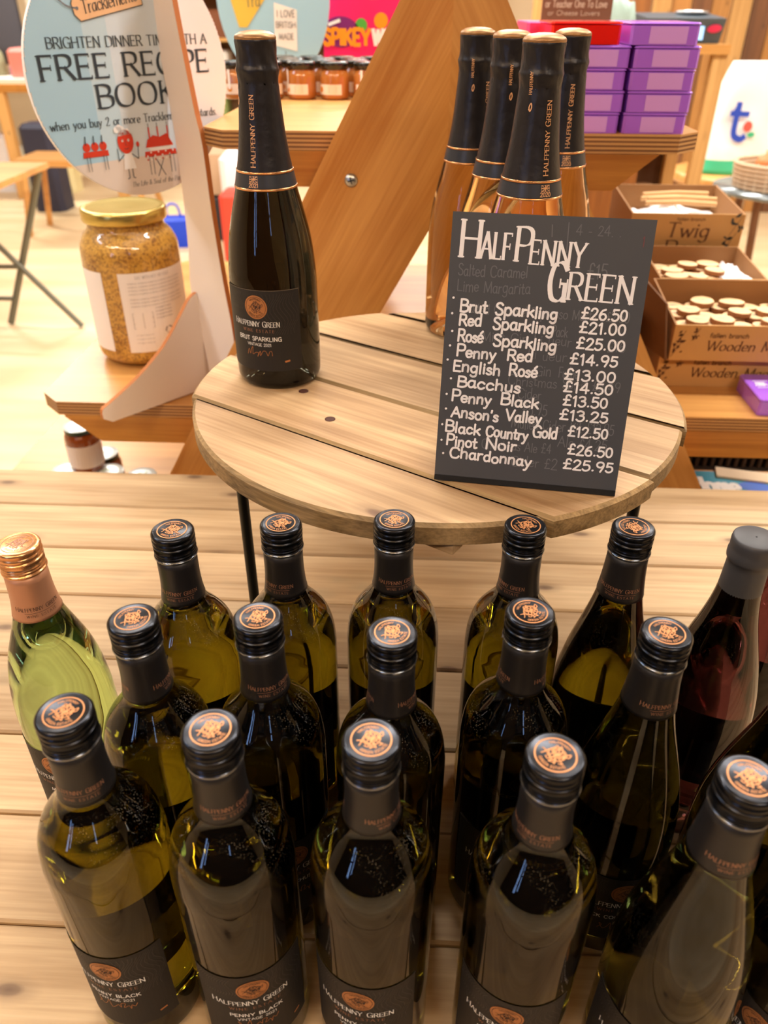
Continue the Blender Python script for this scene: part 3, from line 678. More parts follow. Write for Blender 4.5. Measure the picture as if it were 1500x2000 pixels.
champ('sparkling_wine_bottle', 'black sparkling wine bottle alone at the left of the round table', -.149, .776, -15, G_CB, CF21, LB_C, None, 2)
GR = 'rose sparkling bottles behind the chalkboard'
champ('rose_sparkling_bottle', 'leftmost rose sparkling bottle, its amber base visible beside the chalkboard', .0521, .93, 40, G_CR, CF20, LB_R, GR, 0)
champ('rose_sparkling_bottle', 'rose sparkling bottle second from left, mostly hidden by the nearest one', .0795, .845, 52, G_CR, CF20, LB_R, GR, 0)
champ('rose_sparkling_bottle', 'nearest rose sparkling bottle, directly above the chalkboard', .0975, .752, 22, G_CR, CF20, LB_R, GR, 0)
champ('rose_sparkling_bottle', 'rightmost rose sparkling bottle, in front of the purple boxes', .146, .912, 8, G_CR, CF20, LB_R, GR, 0)

# ------------------------------------------------------------------ chalkboard
def chalkboard():
    BL, BR = Vector((.0171, .5621, RZ)), Vector((.1653, .5431, RZ)); xd = (BR-BL).normalized()
    back = Vector((-xd.y, xd.x, 0)) if xd.x > 0 else None
    lean = radians(13.8); ud = (Vector((0, 0, 1))*cos(lean)+back*sin(lean)).normalized(); nd = xd.cross(ud).normalized()
    M = Matrix((xd, ud, nd)).transposed().to_4x4(); M.translation = BL
    t = thing('chalkboard_price_sign', 'leaning black chalkboard with handwritten white wine price list', 'sign', BL)
    Ml = M.copy(); Ml.translation = Vector((0, 0, .0008)); Wd, Hh = .1495, .2125
    mb = MB(); mb.box((0, 0, -.003), (Wd, Hh, 0), 0, Ml); mb.obj('board', [CHALK], t)
    mb = MB(); mb.box((0, -.0002, .0001), (Wd, .0045, .0007), 0, Ml); mb.obj('bottom_edge', [CHALKSIDE], t)
    for sx in (.012, .126):
        mb = MB(); mb.prism([(0, 0), (.085, 0), (.05, .15)], 0, .004, 0, M=Matrix.Translation(back*.0045+xd*sx+Vector((0, 0, .0004))) @ Matrix((back, Vector((0, 0, 1)), xd)).transposed().to_4x4()); mb.obj('rear_strut', [CHALKSIDE], t)
    px = 1/353*.1495  # one photo pixel along the bottom edge
    mb = MB(); f = lambda x, y: Ml @ Vector((x, y, .0003)); g = lambda x, y: Ml @ Vector((x, y, .0002))
    # homography-free layout: u 0..1 across, v 0..1 down the board
    def at(u, v): return (u*Wd, (1-v)*Hh)
    def put(tx, u, v, size, w, mi=0, wid=None, serif=False, hand=.12, rot=0., track=1.2, ff=f):
        x, y = at(u, v); c, s = cos(rot), sin(rot)
        text(mb, tx, 0, 0, size, lambda a, b: ff(x+a*c-b*s, y+a*s+b*c), mi, w, serif, 'l', track, hand=hand, wid=wid*Wd if wid else None)
    def serifs(tx, u, v, size, wid, rot=0):
        x, y = at(u, v); c, s = cos(rot), sin(rot)
        text(mb, tx, 0, 0, size, lambda a, b: f(x+a*c-b*s, y+a*s+b*c), 0, 1.3, True, 'l', 1.5, wid=wid*Wd)
    for q in [('H', 0.049, 0.151, 0.104, 0.0265), ('ALF', 0.157, 0.152, 0.148, 0.0187), ('P', 0.33, 0.156, 0.078, 0.0242), ('ENNY', 0.405, 0.164, 0.273, 0.0172), ('G', 0.516, 0.286, 0.087, 0.0281), ('REEN', 0.613, 0.278, 0.326, 0.0195)]:
        serifs(q[0], q[1], q[2], q[4], q[3], -.02)
    for q in [('Brut', 0.073, 0.343, 0.138), ('Sparkling', 0.26, 0.346, 0.317), ('£26.50', 0.699, 0.342, 0.224), ('Red', 0.074, 0.391, 0.119), ('Sparkling', 0.254, 0.398, 0.313), ('£21.00', 0.697, 0.392, 0.228), ('Rosé', 0.073, 0.451, 0.129), ('Sparkling', 0.263, 0.459, 0.328), ('£25.00', 0.692, 0.449, 0.24), ('Penny', 0.073, 0.507, 0.209), ('Red', 0.343, 0.508, 0.134), ('£14.95', 0.67, 0.507, 0.238), ('English', 0.061, 0.564, 0.256), ('Rosé', 0.36, 0.565, 0.143), ('£13.00', 0.651, 0.565, 0.258), ('Bacchus', 0.09, 0.622, 0.344), ('£14.50', 0.654, 0.611, 0.251), ('Penny', 0.065, 0.679, 0.215), ('Black', 0.331, 0.678, 0.202), ('£13.50', 0.661, 0.662, 0.227), ("Anson's", 0.07, 0.741, 0.26), ('Valley', 0.366, 0.739, 0.191), ('£13.25', 0.652, 0.717, 0.248), ('Black', 0.042, 0.8, 0.193), ('Country', 0.268, 0.806, 0.231), ('Gold', 0.521, 0.793, 0.124), ('£12.50', 0.707, 0.779, 0.206), ('Pinot', 0.054, 0.854, 0.169), ('Noir', 0.272, 0.856, 0.161), ('£26.50', 0.718, 0.849, 0.234), ('Chardonnay', 0.078, 0.904, 0.452), ('£25.95', 0.704, 0.908, 0.261)]:
        put(q[0], q[1], q[2], .0088 if q[0][0] != '£' else .0079, 1.9, 0, q[3], rot=-.03 if q[0][0] != '£' else 0)
    for q in [(0.036, 0.298), (0.035, 0.354), (0.042, 0.418), (0.036, 0.472), (0.029, 0.525), (0.054, 0.595), (0.037, 0.656), (0.039, 0.713), (0.025, 0.776), (0.027, 0.838), (0.042, 0.891)]: put('·', q[0]-.006, q[1]+.01, .006, 2.8, hand=.02)
    gl = [('Salted Caramel', .05, .215, .36, .0085), ('£15', .70, .205, .095, .0105), ('Lime Margarita', .05, .27, .38, .0085), ('Salted Caramel Espresso Martini £2.50', .10, .348, .84, .0075), ('Pack', .56, .41, .08, .008), ('£16', .85, .455, .09, .008), ('Mint Gin Liqueur', .20, .445, .46, .0075), ('Liqueur', .45, .50, .2, .0075), ('Gin', .50, .56, .08, .008), ('Fudge', .62, .56, .1, .008), ('Christmas Spirit £2.49', .36, .60, .58, .0075), ('Cider', .42, .65, .12, .008), ('£5.95', .45, .71, .13, .009), ('Mulled Cider Kit £13.95', .40, .765, .54, .0085), ('Ale £4.25', .66, .825, .26, .0085), ('Christmas Ale £4', .25, .855, .38, .008), ('Cider £2', .42, .915, .25, .0085), ('4 - 24.8.', .62, .06, .22, .007)]
    for (tx, u, v, wd_, sz) in gl: put(tx, u, v, sz, .9, 1, wd_, hand=.15, ff=g)
    put('1', .945, .09, .007, 1.0, 2, .01, ff=g)
    for u, v0, v1 in ((.58, .02, .12), (.50, .03, .07)):
        a, b = at(u, v0), at(u+.005, v1); ribbon(mb, [a, b], .0007, g, 1)
    mb.obj('chalk_writing', [INK, GHOST, GHOST2], t)
chalkboard()

# ------------------------------------------------------------------ plywood tree shelf with A-frame legs
SH = thing('aframe_display_shelf', 'tiered plywood display shelf on crossed orange pine A frame legs', 'shelf', (0, 0, 0))
def ply(z, x0, x1, y0, y1, ch, th=.0235):
    mb = MB(); poly = [(x0, y0+ch), (x0+ch, y0), (x1-ch, y0), (x1, y0+ch), (x1, y1-ch), (x1-ch, y1), (x0+ch, y1), (x0, y1-ch)]
    n = 9
    for i in range(n):
        za, zb = z-th+th*i/n, z-th+th*(i+1)/n; e = .0004 if i % 2 else 0
        pp = [(x+(e if x < 0 else -e), y+(e if y < (y0+y1)/2 else -e)) for x, y in poly]
        k = len(pp); vs = [(x, y, za) for x, y in pp]+[(x, y, zb) for x, y in pp]
        mb.add(vs, [(j, (j+1) % k, (j+1) % k+k, j+k) for j in range(k)], 2 if i % 2 else 1)
    mb.add([(x, y, z) for x, y in poly], [tuple(range(8))], 0); mb.add([(x, y, z-th) for x, y in poly], [tuple(range(8))[::-1]], 0)
    return mb.obj('shelf_board', [PLYTOP, PLYA, PLYB], SH)
ZU, ZL, Z3 = .481, .0765, -.33
ply(ZU, -.302, .366, 1.122, 1.95, .032); ply(ZL, -.625, .685, 1.122, 1.95, .035); ply(Z3, -.98, 1.04, 1.122, 1.95, .035)
CX = .030
def leg(side, yy):
    # outer edge passes (+-x) with slope .567; board runs from apex to the floor
    L_ = []; sl = .567
    def xo(z): return .3264-CX+sl*(.214-z)
    wdt = .187
    zt = .735
    zi = ZU*0+.40
    ztop = .72
    poly = [(xo(FZ), FZ), (xo(ztop), ztop), (0, ztop), (0, zi), (xo(FZ)-wdt, FZ)]
    mb = MB(); M = Matrix(((side, 0, 0, CX), (0, 0, 1, yy), (0, 1, 0, 0), (0, 0, 0, 1)))
    mb.prism(poly, 0, .03, 0, M=M); o = mb.obj('leg', [ORANGE], None)
    # shear grain along the board: keep texture space rotated with the leg
    th = -side*math.atan(sl); R_ = Matrix.Rotation(th, 4, 'Y'); o.data.transform(R_.inverted()); o.matrix_world = R_
    if side < 0: o.data.flip_normals()
    o.parent = SH; return o
for yy in (1.083, 1.955):
    for s in (-1, 1): leg(s, yy)
for z, hw in ((ZU-.0238, .245), (ZL-.0238, .575), (Z3-.0238, .9)):
    for y0 in (1.118, 1.925):
        mb = MB(); M = Matrix(((1, 0, 0, CX), (0, 0, 1, y0), (0, 1, 0, 0), (0, 0, 0, 1)))
        mb.prism([(-hw-.035, z), (hw+.035, z), (hw-.02, z-.045), (-hw+.02, z-.045)], 0, .022, 0, M=M); mb.obj('batten', [ORANGEX], SH)
# cross head screw in the left leg
sp = MB(); sp.lathe([(0, 0), (.0085, 0), (.0085, .0012), (.0060, .0032), (.002, .004), (0, .004)], 24, 0)
for a in (0, pi/2):
    sp.box((-.0045, -.0008, .0040), (.0045, .0008, .00415), 1, Matrix.Rotation(a+.3, 4, 'Z'))
so = sp.obj('screw', [mat('zinc_screw', 'b9b9b6', .3, .9), mat('screw_slot', '3a3a3a', .5)], SH, (-.0945, 1.083, .4275)); so.rotation_euler = (pi/2, 0, 0)

# ------------------------------------------------------------------ goods on the upper shelf
def soap(name, label, x, y, z, w=.085, d=.13, h=.0245, m=None, group=None, rz=0, mark=False):
    t = thing(name, label, 'box', (x, y, z), rz, group)
    mb = MB(); b = .003
    mb.prism([(-w/2, b), (-w/2+b, 0), (w/2-b, 0), (w/2, b), (w/2, d-b), (w/2-b, d), (-w/2+b, d), (-w/2, d-b)], 0, h*.86, 0, bev=.0012)
    mb.obj('tray', [m], t)
    mb = MB(); mb.prism([(-w/2-.001, b), (-w/2+b, -.001), (w/2-b, -.001), (w/2+.001, b), (w/2+.001, d-b), (w/2-b, d+.001), (-w/2+b, d+.001), (-w/2-.001, d-b)], h*.88, h-.0004, 0, bev=.0015)
    if m is PURP:
        fb = MB(); fb.box((-w*.22, -.0006, h*.06), (w*.33, -.0001, h*.8)); fb.obj('front_label', [mat('lavender_label', 'cf9cf0', .3, coat=.5)], t)
    if mark:
        f = lambda a, c: (-w/2+.010+a*.8, .05+c, h+.0003)
        for s in range(5): ribbon(mb, [(.0+.004*s, 0), (.004+.004*s, .016), (.009+.004*s, .004)], .0016, f, 1)
        ribbon(mb, [(0, .02), (.03, .022)], .0015, f, 1); ribbon(mb, [(.0, -.006), (.03, -.003)], .0012, f, 1)
    mb.obj('lid', [m, WHITEP], t)
PURP = mat('purple_plastic', 'a868e6', .22, coat=.6); RED = mat('glossy_red_plastic', 'e01a10', .15, coat=.6); PINKW = mat('pink_wrap', 'f04c9a', .3, coat=.5)
pg = 'purple boxes stacked on the upper shelf'
ordn = ['bottom', 'second', 'third', 'fourth', 'top']
for i in range(5):
    z = ZU+.0002+.0248*i
    if i < 4:
        soap('purple_box', 'purple box in the left stack, %s layer, beside the bottle necks' % ordn[i], .209+.002*(i % 2), 1.128, z, .086, group=pg, m=PURP)
        soap('purple_box', 'purple box in the right stack, %s layer, near the shelf corner' % ordn[i], .2985+.0015*(i % 2), 1.128, z, .08, group=pg, m=PURP)
    else:
        soap('purple_box', 'purple box jutting right on top of the right stack', .2925, 1.128, z, .083, group=pg, m=PURP, rz=-.03)
        soap('red_box', 'glossy red box on top of the left purple stack', .197, 1.132, z, .086, m=RED)
soap('pink_wrapped_box', 'pink wrapped box behind the topmost red and purple boxes', .24, 1.275, ZU+.0002, .2, .15, .121, PINKW)

JG = glass('jar_glass_amber', (.95, .62, .25), 1.36, 0); JL = mat('black_jar_lid', '15130f', .25, coat=.5); JLB = mat('cream_label', 'efe0d2', .6)
def jar_meshes():
    a = MB(); a.lathe([(0, 0), (.019, 0), (.0215, .002), (.0225, .006), (.0225, .030), (.021, .036), (.0185, .040), (.0185, .042), (0, .042)], 24)
    b = MB(); b.lathe([(.0175, .0400), (.0208, .0402), (.0210, .0485), (.0200, .0502), (.012, .0506), (0, .0506)], 24)
    c = MB(); f = cyl_map(.0225, 0, .0003); n = 10
    for i in range(n):
        p, q = -1.0+2.0*i/n, -1.0+2.0*(i+1)/n; c.add([f(p*.0225, .007), f(q*.0225, .007), f(q*.0225, .021), f(p*.0225, .021)], [(0, 1, 2, 3)], 0)
    for k in range(3): ribbon(c, [(.002, .017-.003*k), (.014, .017-.003*k)], .0006, cyl_map(.0225, 0, .0005), 1)
    disc2(c, .004, lambda x, y: cyl_map(.0225, 0, .0006)(x-.012, .014+y), 2, 12, 1)
    d = MB(); f = cyl_map(.0228, 0, .0006)
    for p in ((-.014, .014, -.010, .040),): d.add([f(p[0], p[1]), f(p[2], p[1]), f(p[2], p[3]), f(p[0], p[3])], [(0, 1, 2, 3)], 0)
    return a.mesh('jar_body', [mat('honey_fill', 'ae6c30', .2, coat=.8)]), b.mesh('lid', [JL]), c.mesh('label', [JLB, COPPER_T, mat('orange_print', 'd98a30', .6)]), d.mesh('tag', [WHITEP])
JM = jar_meshes(); rj = random.Random(2)
rows_w = ['front', 'second', 'third', 'fourth', 'fifth']
for r in range(4):
    for c in range(5):
        x = -.333+.058*c+(.02 if r % 2 else 0)+.012*r; y = 1.53+.056*r
        if x > -.05: continue
        t = thing('honey_jar', 'small black lidded amber jar in the %s row, %s' % (rows_w[r], ['leftmost, behind the bottle neck', 'second from left', 'third from left', 'fourth from left', 'fifth from left by the leg'][c]), 'jar', (x, y, ZU+.0003), rj.uniform(-.5, .3), 'small amber jars on the upper shelf')
        t.scale = (1.14, 1.14, 1.14)
        link('jar_body', JM[0], t); link('lid', JM[1], t); link('label', JM[2], t)
        if c % 2 == 0: link('tag', JM[3], t)

# pink sweet box
t = thing('pink_sweet_box', 'bright pink carton with orange and white letters behind the small jars', 'box', (-.212, 1.84, ZU+.0004))
mb = MB(); mb.box((0, 0, 0), (.27, .09, .148), 0); mb.obj('carton', [mat('hot_pink_card', 'e8186a', .45)], t)
mb = MB(); f = lambda x, y: (x, -.0012, y); g = lambda x, y: (x, -.0006, y)
disc2(mb, .03, lambda x, y: g(x*1.25+.036, y*.9+.092), 0, 24, 1); disc2(mb, .012, lambda x, y: g(x+.078, y+.104), 3, 16, 1); disc2(mb, .014, lambda x, y: g(x+.118, y+.112), 1, 16, 1)
text(mb, 'SPIKEY', .002, .070, .027, f, 1, 2.6, False, 'l', 1.6, wid=.093); text(mb, 'WORLD', .102, .070, .027, f, 2, 2.6, False, 'l', 1.6, wid=.085)
text(mb, 'sweets', .012, .107, .012, f, 2, 1.6, False, 'l', 1.2, wid=.035) if False else ribbon(mb, [(.012, .105), (.034, .112)], .006, f, 2)
mb.obj('print', [mat('purple_print', '7a1b6c', .5), mat('orange_letters', 'ff9a10', .5), WHITEP, mat('green_print', '4fae3c', .5)], t)

# second round sign, blue
t = thing('blue_round_sign', 'pale blue round cardboard sign with yellow tag behind the small jars', 'sign', (-.306, 1.80, ZU+.0004), -.12)
mb = MB(); M = Matrix(((1, 0, 0, 0), (0, 0, 1, 0), (0, 1, 0, 0), (0, 0, 0, 1)))
mb.prism([(.115*cos(2*pi*k/48), .155+.155*sin(2*pi*k/48)) for k in range(48)], 0, .004, 0, M=M); mb.obj('panel', [mat('pale_blue_print', 'a9d3e2', .5)], t)
mb = MB(); mb.box((-.03, .0045, 0), (.03, .03, .12)); mb.obj('foot', [LAMI], t)
mb = MB(); f = lambda x, y: (x, -.0006, y); g = lambda x, y: (x, -.0012, y)
mb.add([f(-.085, .145), f(-.072, .1), f(-.055, .1), f(.0, .165), f(-.02, .19), f(-.08, .17)], [tuple(range(6))], 1)
mb.add([f(.0, .07), f(.046, .06), f(.049, .13), f(.003, .142)], [(0, 1, 2, 3)], 2)
text(mb, 'I LOVE', .008, .118, .011, g, 3, 1.2, False, 'l', 2, wid=.036); text(mb, 'BRITISH', .005, .100, .010, g, 3, 1.2, False, 'l', 1.5, wid=.04); text(mb, 'MADE', .010, .080, .010, g, 3, 1.2, False, 'l', 2, wid=.03)
for x, z in ((-.012, .08), (.02, .04), (-.035, .05)):
    disc2(mb, .013, lambda a, b: g(x+a, z+b), 4, 14, 1); ribbon(mb, [(x, z-.013), (x-.004, z-.035)], .014, f, 4)
ribbon(mb, [(.022, .02), (.022, .06)], .0012, g, 3); text(mb, 'Tra', -.055, .135, .022, lambda a, b: g(-.06+a*.8-b*.5, .125+a*.5+b*.8) if False else g(a, b), 3, .8, True, 'l', 1, wid=.03)
mb.obj('print', [WHITEP, mat('yellow_tag_print', 'f0c84a', .5), mat('cream_print', 'fbf3e6', .5), mat('grey_print', '6e675c', .6), mat('sage_print', 'c9cfa0', .6)], t)

# brown chalk sign behind the purple boxes
t = thing('brown_menu_board', 'brown board with chalk lettering behind the purple and red boxes', 'sign', (.222, 1.80, ZU+.0004))
mb = MB(); mb.box((0, 0, 0), (.135, .008, .19), 0); mb.obj('panel', [mat('brown_board', '6d4a3a', .6)], t)
mb = MB(); f = lambda x, y: (x, -.0006, y)
text(mb, 'or Teacher One To Love', .006, .136, .012, f, 0, 1.4, False, 'l', 1.2, wid=.118); text(mb, 'or Cheese Lovers', .012, .123, .008, f, 0, 1.2, False, 'l', 1.2, wid=.10)
mb.obj('chalk_writing', [mat('faint_chalk', 'b9a79a', .7)], t)

# ------------------------------------------------------------------ round recipe sign and its white stand on the middle shelf
d_ = Vector((.65310881, .75726407, 0)); n_ = Vector((d_.y, -d_.x, 0)); P2 = Vector((-.3523, 1.1946, 0)); 
P2 = Vector((-.3565, 1.209, 0))
def solve_basis():
    P1 = Vector((-.4850, 1.0503, 0)); return P1
def planeM(origin, xd, nd):  # local x along xd, y up, z along nd
    return Matrix(((xd.x, 0, nd.x, origin.x), (xd.y, 0, nd.y, origin.y), (0, 1, 0, 0), (0, 0, 0, 1)))
P0 = Vector((-.3523, 1.1946, 0))
ST = thing('round_recipe_sign', 'large round pale blue recipe offer sign on a curved white wooden stand', 'sign', (P0.x, P0.y, ZL+.0004))
def rel(M): 
    R_ = M.copy(); R_.translation = M.translation - Vector((P0.x, P0.y, ZL+.0004)); return R_
MF = rel(planeM(P0, d_, n_)); MD = rel(planeM(P0-n_*.012, d_, n_)); MS = rel(planeM(P0, n_, -d_))
mb = MB(); fin = [(-.1987, .088), (-.1975, .1022), (-.1811, .1098), (-.1299, .1341), (-.0772, .1697), (-.0391, .2099), (-.0183, .2330), (-.0004, .241), (.0111, .2393), (.0126, .2298), (.0174, .0785), (-.10, .0785), (-.185, .0785)]
mb.prism(crom(fin[:8], 3)+fin[8:], -.004, .004, 0, side=1, M=MF); mb.obj('foot', [LAMI, EDGEW], ST)
lft = [(-.0275, .66), (-.0279, .6249), (-.0150, .5906), (-.006, .5371), (.000, .4806), (.002, .4065), (-.004, .30), (-.012, .2373), (.006, .15), (.012, .079)]
rgt = [(.05, .079), (.084, .100), (.0899, .1891), (.0790, .2694), (.0700, .3649), (.0659, .4578), (.0570, .4951), (.0445, .5688), (.036, .6249), (.033, .66)]
mb = MB(); mb.prism(crom(lft, 3)+crom(rgt, 3), -.004, .004, 0, side=1, M=MS); mb.obj('upright', [LAMI, EDGEW], ST)
cs, cz, RD = -.047, .54, .149
mb = MB(); mb.prism([(cs+RD*cos(2*pi*k/72), cz+RD*sin(2*pi*k/72)) for k in range(72)], -.003, .003, 0, side=1, M=MD)
mb.obj('round_panel', [mat('recipe_sign_pale_print', 'ece7e6', .4), WHITEP], ST)
mb = MB(); f1 = lambda x, y: MD @ Vector((x, y, .0036)); f2 = lambda x, y: MD @ Vector((x, y, .0042)); f3 = lambda x, y: MD @ Vector((x, y, .0046))
# pale blue field fading right, beige ground below
def fieldpoly(test, step=.002, mi=0):
    n = int(2*RD/step)
    for i in range(n):
        x0 = cs-RD+i*step; x1 = x0+step; xm = (x0+x1)/2-cs
        h = sqrt(max(0, (RD-.0006)**2-xm*xm)); lo, hi = cz-h, cz+h
        r_ = test(xm)
        if not r_: continue
        a, b = max(lo, r_[0]), min(hi, r_[1])
        if b > a: mb.add([f1(x0, a), f1(x1, a), f1(x1, b), f1(x0, b)], [(0, 1, 2, 3)], mi(xm) if callable(mi) else mi)
fieldpoly(lambda x: (.442+.01*x, 1), mi=lambda x: 0 if x < -.065 else (1 if x < -.03 else (5 if x < .08 else 6)))
fieldpoly(lambda x: (0, .442+.01*x), mi=2)
ink = 3
text(mb, 'BRIGHTEN DINNER TIME WITH A', -.163, .5745, .0115, f2, ink, 1.4, True, 'l', 1.4, wid=.236)
text(mb, 'FREE RECIPE', -.1785, .5405, .0265, f2, ink, 1.75, True, 'l', 1.6, wid=.250)
text(mb, 'BOOK', -.108, .5055, .0265, f2, ink, 1.75, True, 'l', 1.6, wid=.118)
text(mb, 'when you buy 2 or more Tracklements mustards.', -.180, .4845, .0098, f2, ink, 1.35, True, 'l', 1.1, wid=.258)
text(mb, 'The Life & Soul of the Party', -.078, .4045, .0062, f2, ink, .9, True, 'l', 1.1, slant=.2, wid=.085)
# tag with its name, tilted
def tg(x, y): a = .18; return (-.118+x*cos(a)-y*sin(a), .605+x*sin(a)+y*cos(a))
tagp = [(0, .004), (.006, -.004), (.098, -.003), (.100, .022), (.006, .024), (0, .016)]
mb.add([f2(*tg(*p)) for p in tagp], [tuple(range(6))], 4)
for i in range(6): ribbon(mb, [tg(*tagp[i]), tg(*tagp[(i+1) % 6])], .0009, f3, ink)
text(mb, 'Tracklements', .012, .003, .014, lambda x, y: f3(*tg(x, y)), ink, .95, True, 'l', .8, slant=.12, wid=.08)
ribbon(mb, crom([tg(.006, .010), tg(-.008, .016), tg(-.018, .03), tg(-.020, .05)], 4), .0018, f3, 8)
disc2(mb, .002, lambda x, y: f3(*[a+b for a, b in zip(tg(.006, .010), (x, y))]), 8, 10, 1)
# little illustration: tables of tomatoes, a red faced cook, a laid table
def rb(pts, w, mi, ff=f3): ribbon(mb, pts, w, ff, mi)
def tbl(x, y, w, h, cloth):
    mb.add([f2(x, y), f2(x+w, y), f2(x+w*1.02, y-.007), f2(x-.001, y-.007)], [(0, 1, 2, 3)], 7 if cloth else 7)
    for k in (0.1, .22, .78, .9): rb([(x+w*k, y-.006), (x+w*k, y-h)], .0008, ink)
tbl(-.142, .4555, .036, .024, False)
for k in range(3):
    disc2(mb, .0055, lambda a, b: f2(-.136+.012*k+a, .461+b), 7, 12, 1); rb([(-.137+.012*k, .464), (-.136+.012*k, .474)], .0014, ink)
disc2(mb, .0135, lambda a, b: f3(-.078+a*.9, .463+b*1.12), 7, 24, 1); mb.add([f3(-.0885, .470), f3(-.0675, .472), f3(-.072, .479), f3(-.084, .478)], [(0, 1, 2, 3)], 9)
for q in range(3): disc2(mb, .0042, lambda a, b: f3(-.089+.004*q+a, .4785+.002*(q == 1)+b), 9, 12, 1)
for q in (-.0825, -.0735): disc2(mb, .0019, lambda a, b: f3(q+a, .4645+b), 9, 10, 1)
rb([(-.078, .465), (-.0785, .459), (-.077, .458)], .0006, ink); rb([(-.081, .4545), (-.078, .4535), (-.075, .4545)], .0008, ink)
mb.add([f2(-.083, .449), f2(-.071, .449), f2(-.067, .428), f2(-.086, .428)], [(0, 1, 2, 3)], 9)
for p in ([(-.083, .447), (-.092, .440), (-.092, .455)], [(-.071, .447), (-.062, .440), (-.060, .456)], [(-.080, .428), (-.080, .417), (-.083, .416)], [(-.074, .428), (-.074, .417), (-.071, .416)]): rb(p, .0011, ink)
disc2(mb, .0026, lambda a, b: f2(-.0598+a, .458+b*1.4), 7, 10, 1)
tbl(-.050, .447, .050, .03, True)
for i in range(8):
    for j in range(3): disc2(mb, .0013, lambda a, b: f3(-.047+.006*i+a, .4455-.0045*j+b), 9 if (i+j) % 2 else 7, 6, 1)
mb.add([f2(-.046, .452), f2(-.004, .452), f2(-.010, .447), f2(-.040, .447)], [(0, 1, 2, 3)], 9)
mb.add([f3(*p) for p in [(-.048, .452), (-.044, .462), (-.034, .467), (-.024, .464), (-.012, .468), (-.003, .452)]], [tuple(range(6))], 7)
for x in (-.040, -.026, -.010): rb([(x, .464), (x, .477)], .0022, 7); rb([(x, .477), (x, .482)], .0009, ink)
rb([(-.034, .436), (-.022, .414)], .0009, ink); rb([(-.022, .436), (-.034, .414)], .0009, ink)
mb.obj('printed_offer', [mat('sky_blue_print', 'a6cbe0', .4), mat('light_blue_print', 'bed6e3', .4), mat('beige_print', 'ddcfc4', .4), mat('slate_ink', '2e3a44', .5), mat('tan_tag_print', 'edbf92', .5), mat('paler_blue_print', 'cfdce6', .4), mat('offwhite_print', 'e3e2e6', .4), mat('tomato_print', 'cf3a22', .5), mat('grey_string_print', '7b7c80', .6), mat('white_figure_print', 'f1efee', .5)], ST)

# ------------------------------------------------------------------ big mustard jar
JX, JY = -.5055, 1.345
t = thing('mustard_jar', 'large glass jar of wholegrain mustard with gold lid under the round sign', 'jar', (JX, JY, ZL+.0004), .35)
def mustard():
    m = mat('wholegrain_mustard', 'b07a26', .5); nt = m.node_tree; L = nt.links.new; b = nt.nodes['Principled BSDF']
    tc = nt.nodes.new('ShaderNodeTexCoord'); v = N(nt, 'ShaderNodeTexVoronoi', Scale=330.0); L(tc.outputs['Object'], v.inputs['Vector'])
    n = N(nt, 'ShaderNodeTexNoise', Scale=22.0, Detail=5); L(tc.outputs['Object'], n.inputs['Vector'])
    sx = nt.nodes.new('ShaderNodeSeparateColor'); L(v.outputs['Color'], sx.inputs[0])
    c1 = ramp(nt, sx.outputs[0], [(.3, 'c9983c'), (.62, 'a8741f'), (.9, '5c3412')]); c2 = ramp(nt, n.outputs['Fac'], [(.4, 'c89a40'), (.65, '8f5f20')])
    mx = N(nt, 'ShaderNodeMix', data_type='RGBA'); mx.inputs[0].default_value = .4; L(c1, mx.inputs[6]); L(c2, mx.inputs[7]); L(mx.outputs[2], b.inputs['Base Color'])
    b.inputs['Coat Weight'].default_value = 1; b.inputs['Coat Roughness'].default_value = .03
    return m
R_ = .083
mb = MB(); mb.lathe(smoothprof([(.055, 0), (.068, .002), (.079, .010), (R_, .024), (R_, .06), (R_, .12), (R_, .185), (.081, .202), (.074, .217), (.066, .226), (.064, .232), (.064, .240)], 3)+[(0, .240)], 56); mb.obj('jar_body', [mustard()], t)
mb = MB(); mb.lathe([(.062, .2385), (.069, .239), (.0705, .242), (.0705, .256), (.0695, .2585), (.066, .2600), (.060, .2590), (.02, .2588), (0, .2588)], 56); mb.obj('lid', [mat('gold_lid', 'cdb463', .25, .8)], t)
mb = MB(); f0 = cyl_map(R_, 0, .0006); ff = cyl_map(R_, 0, .0009)
def patch(x0, x1, z0, z1):
    n = 16
    for i in range(n):
        a, b = x0+(x1-x0)*i/n, x0+(x1-x0)*(i+1)/n; mb.add([f0(a, z0), f0(b, z0), f0(b, z1), f0(a, z1)], [(0, 1, 2, 3)], 0, True)
patch(-.028, .110, .030, .168); patch(-.150, -.058, .030, .168)
text(mb, 'EAT WITH HOT OR COLD', .0, .158, .005, ff, 1, .9, True, 'l', 1.2, wid=.06)
for k in range(7):
    for q in range(6): text(mb, 'onemo', -.014+.017*q, .150-.006*k-.003*(k > 3), .0034, ff, 1, .9, False, 'l', 1.2, k=2, wid=.015)
for k in range(4): ribbon(mb, [(-.014, .100-.009*k), (.020, .100-.009*k)], .0006, ff, 1)
for x in (-.014, .003, .020): ribbon(mb, [(x, .100), (x, .073)], .0006, ff, 1)
for k in range(4): text(mb, 'noemsa', .026, .105-.006*k, .0034, ff, 1, 1.4, False, 'l', 1.2, k=2, wid=.03)
for k in range(3): text(mb, 'mensoa', -.014, .060-.007*k, .0032, ff, 1, .9, False, 'l', 1.2, k=2, wid=.03)
for k in range(3):
    a = 2*pi*k/3; c = (.045, .064); ribbon(mb, [(c[0]+.006*cos(a+j*.35), c[1]+.006*sin(a+j*.35)) for j in range(5)], .0018, ff, 2)
mb.obj('label', [mat('jar_label_white', 'ece4dd', .5), mat('grey_text', '8b8580', .6), BLACK_P], t)

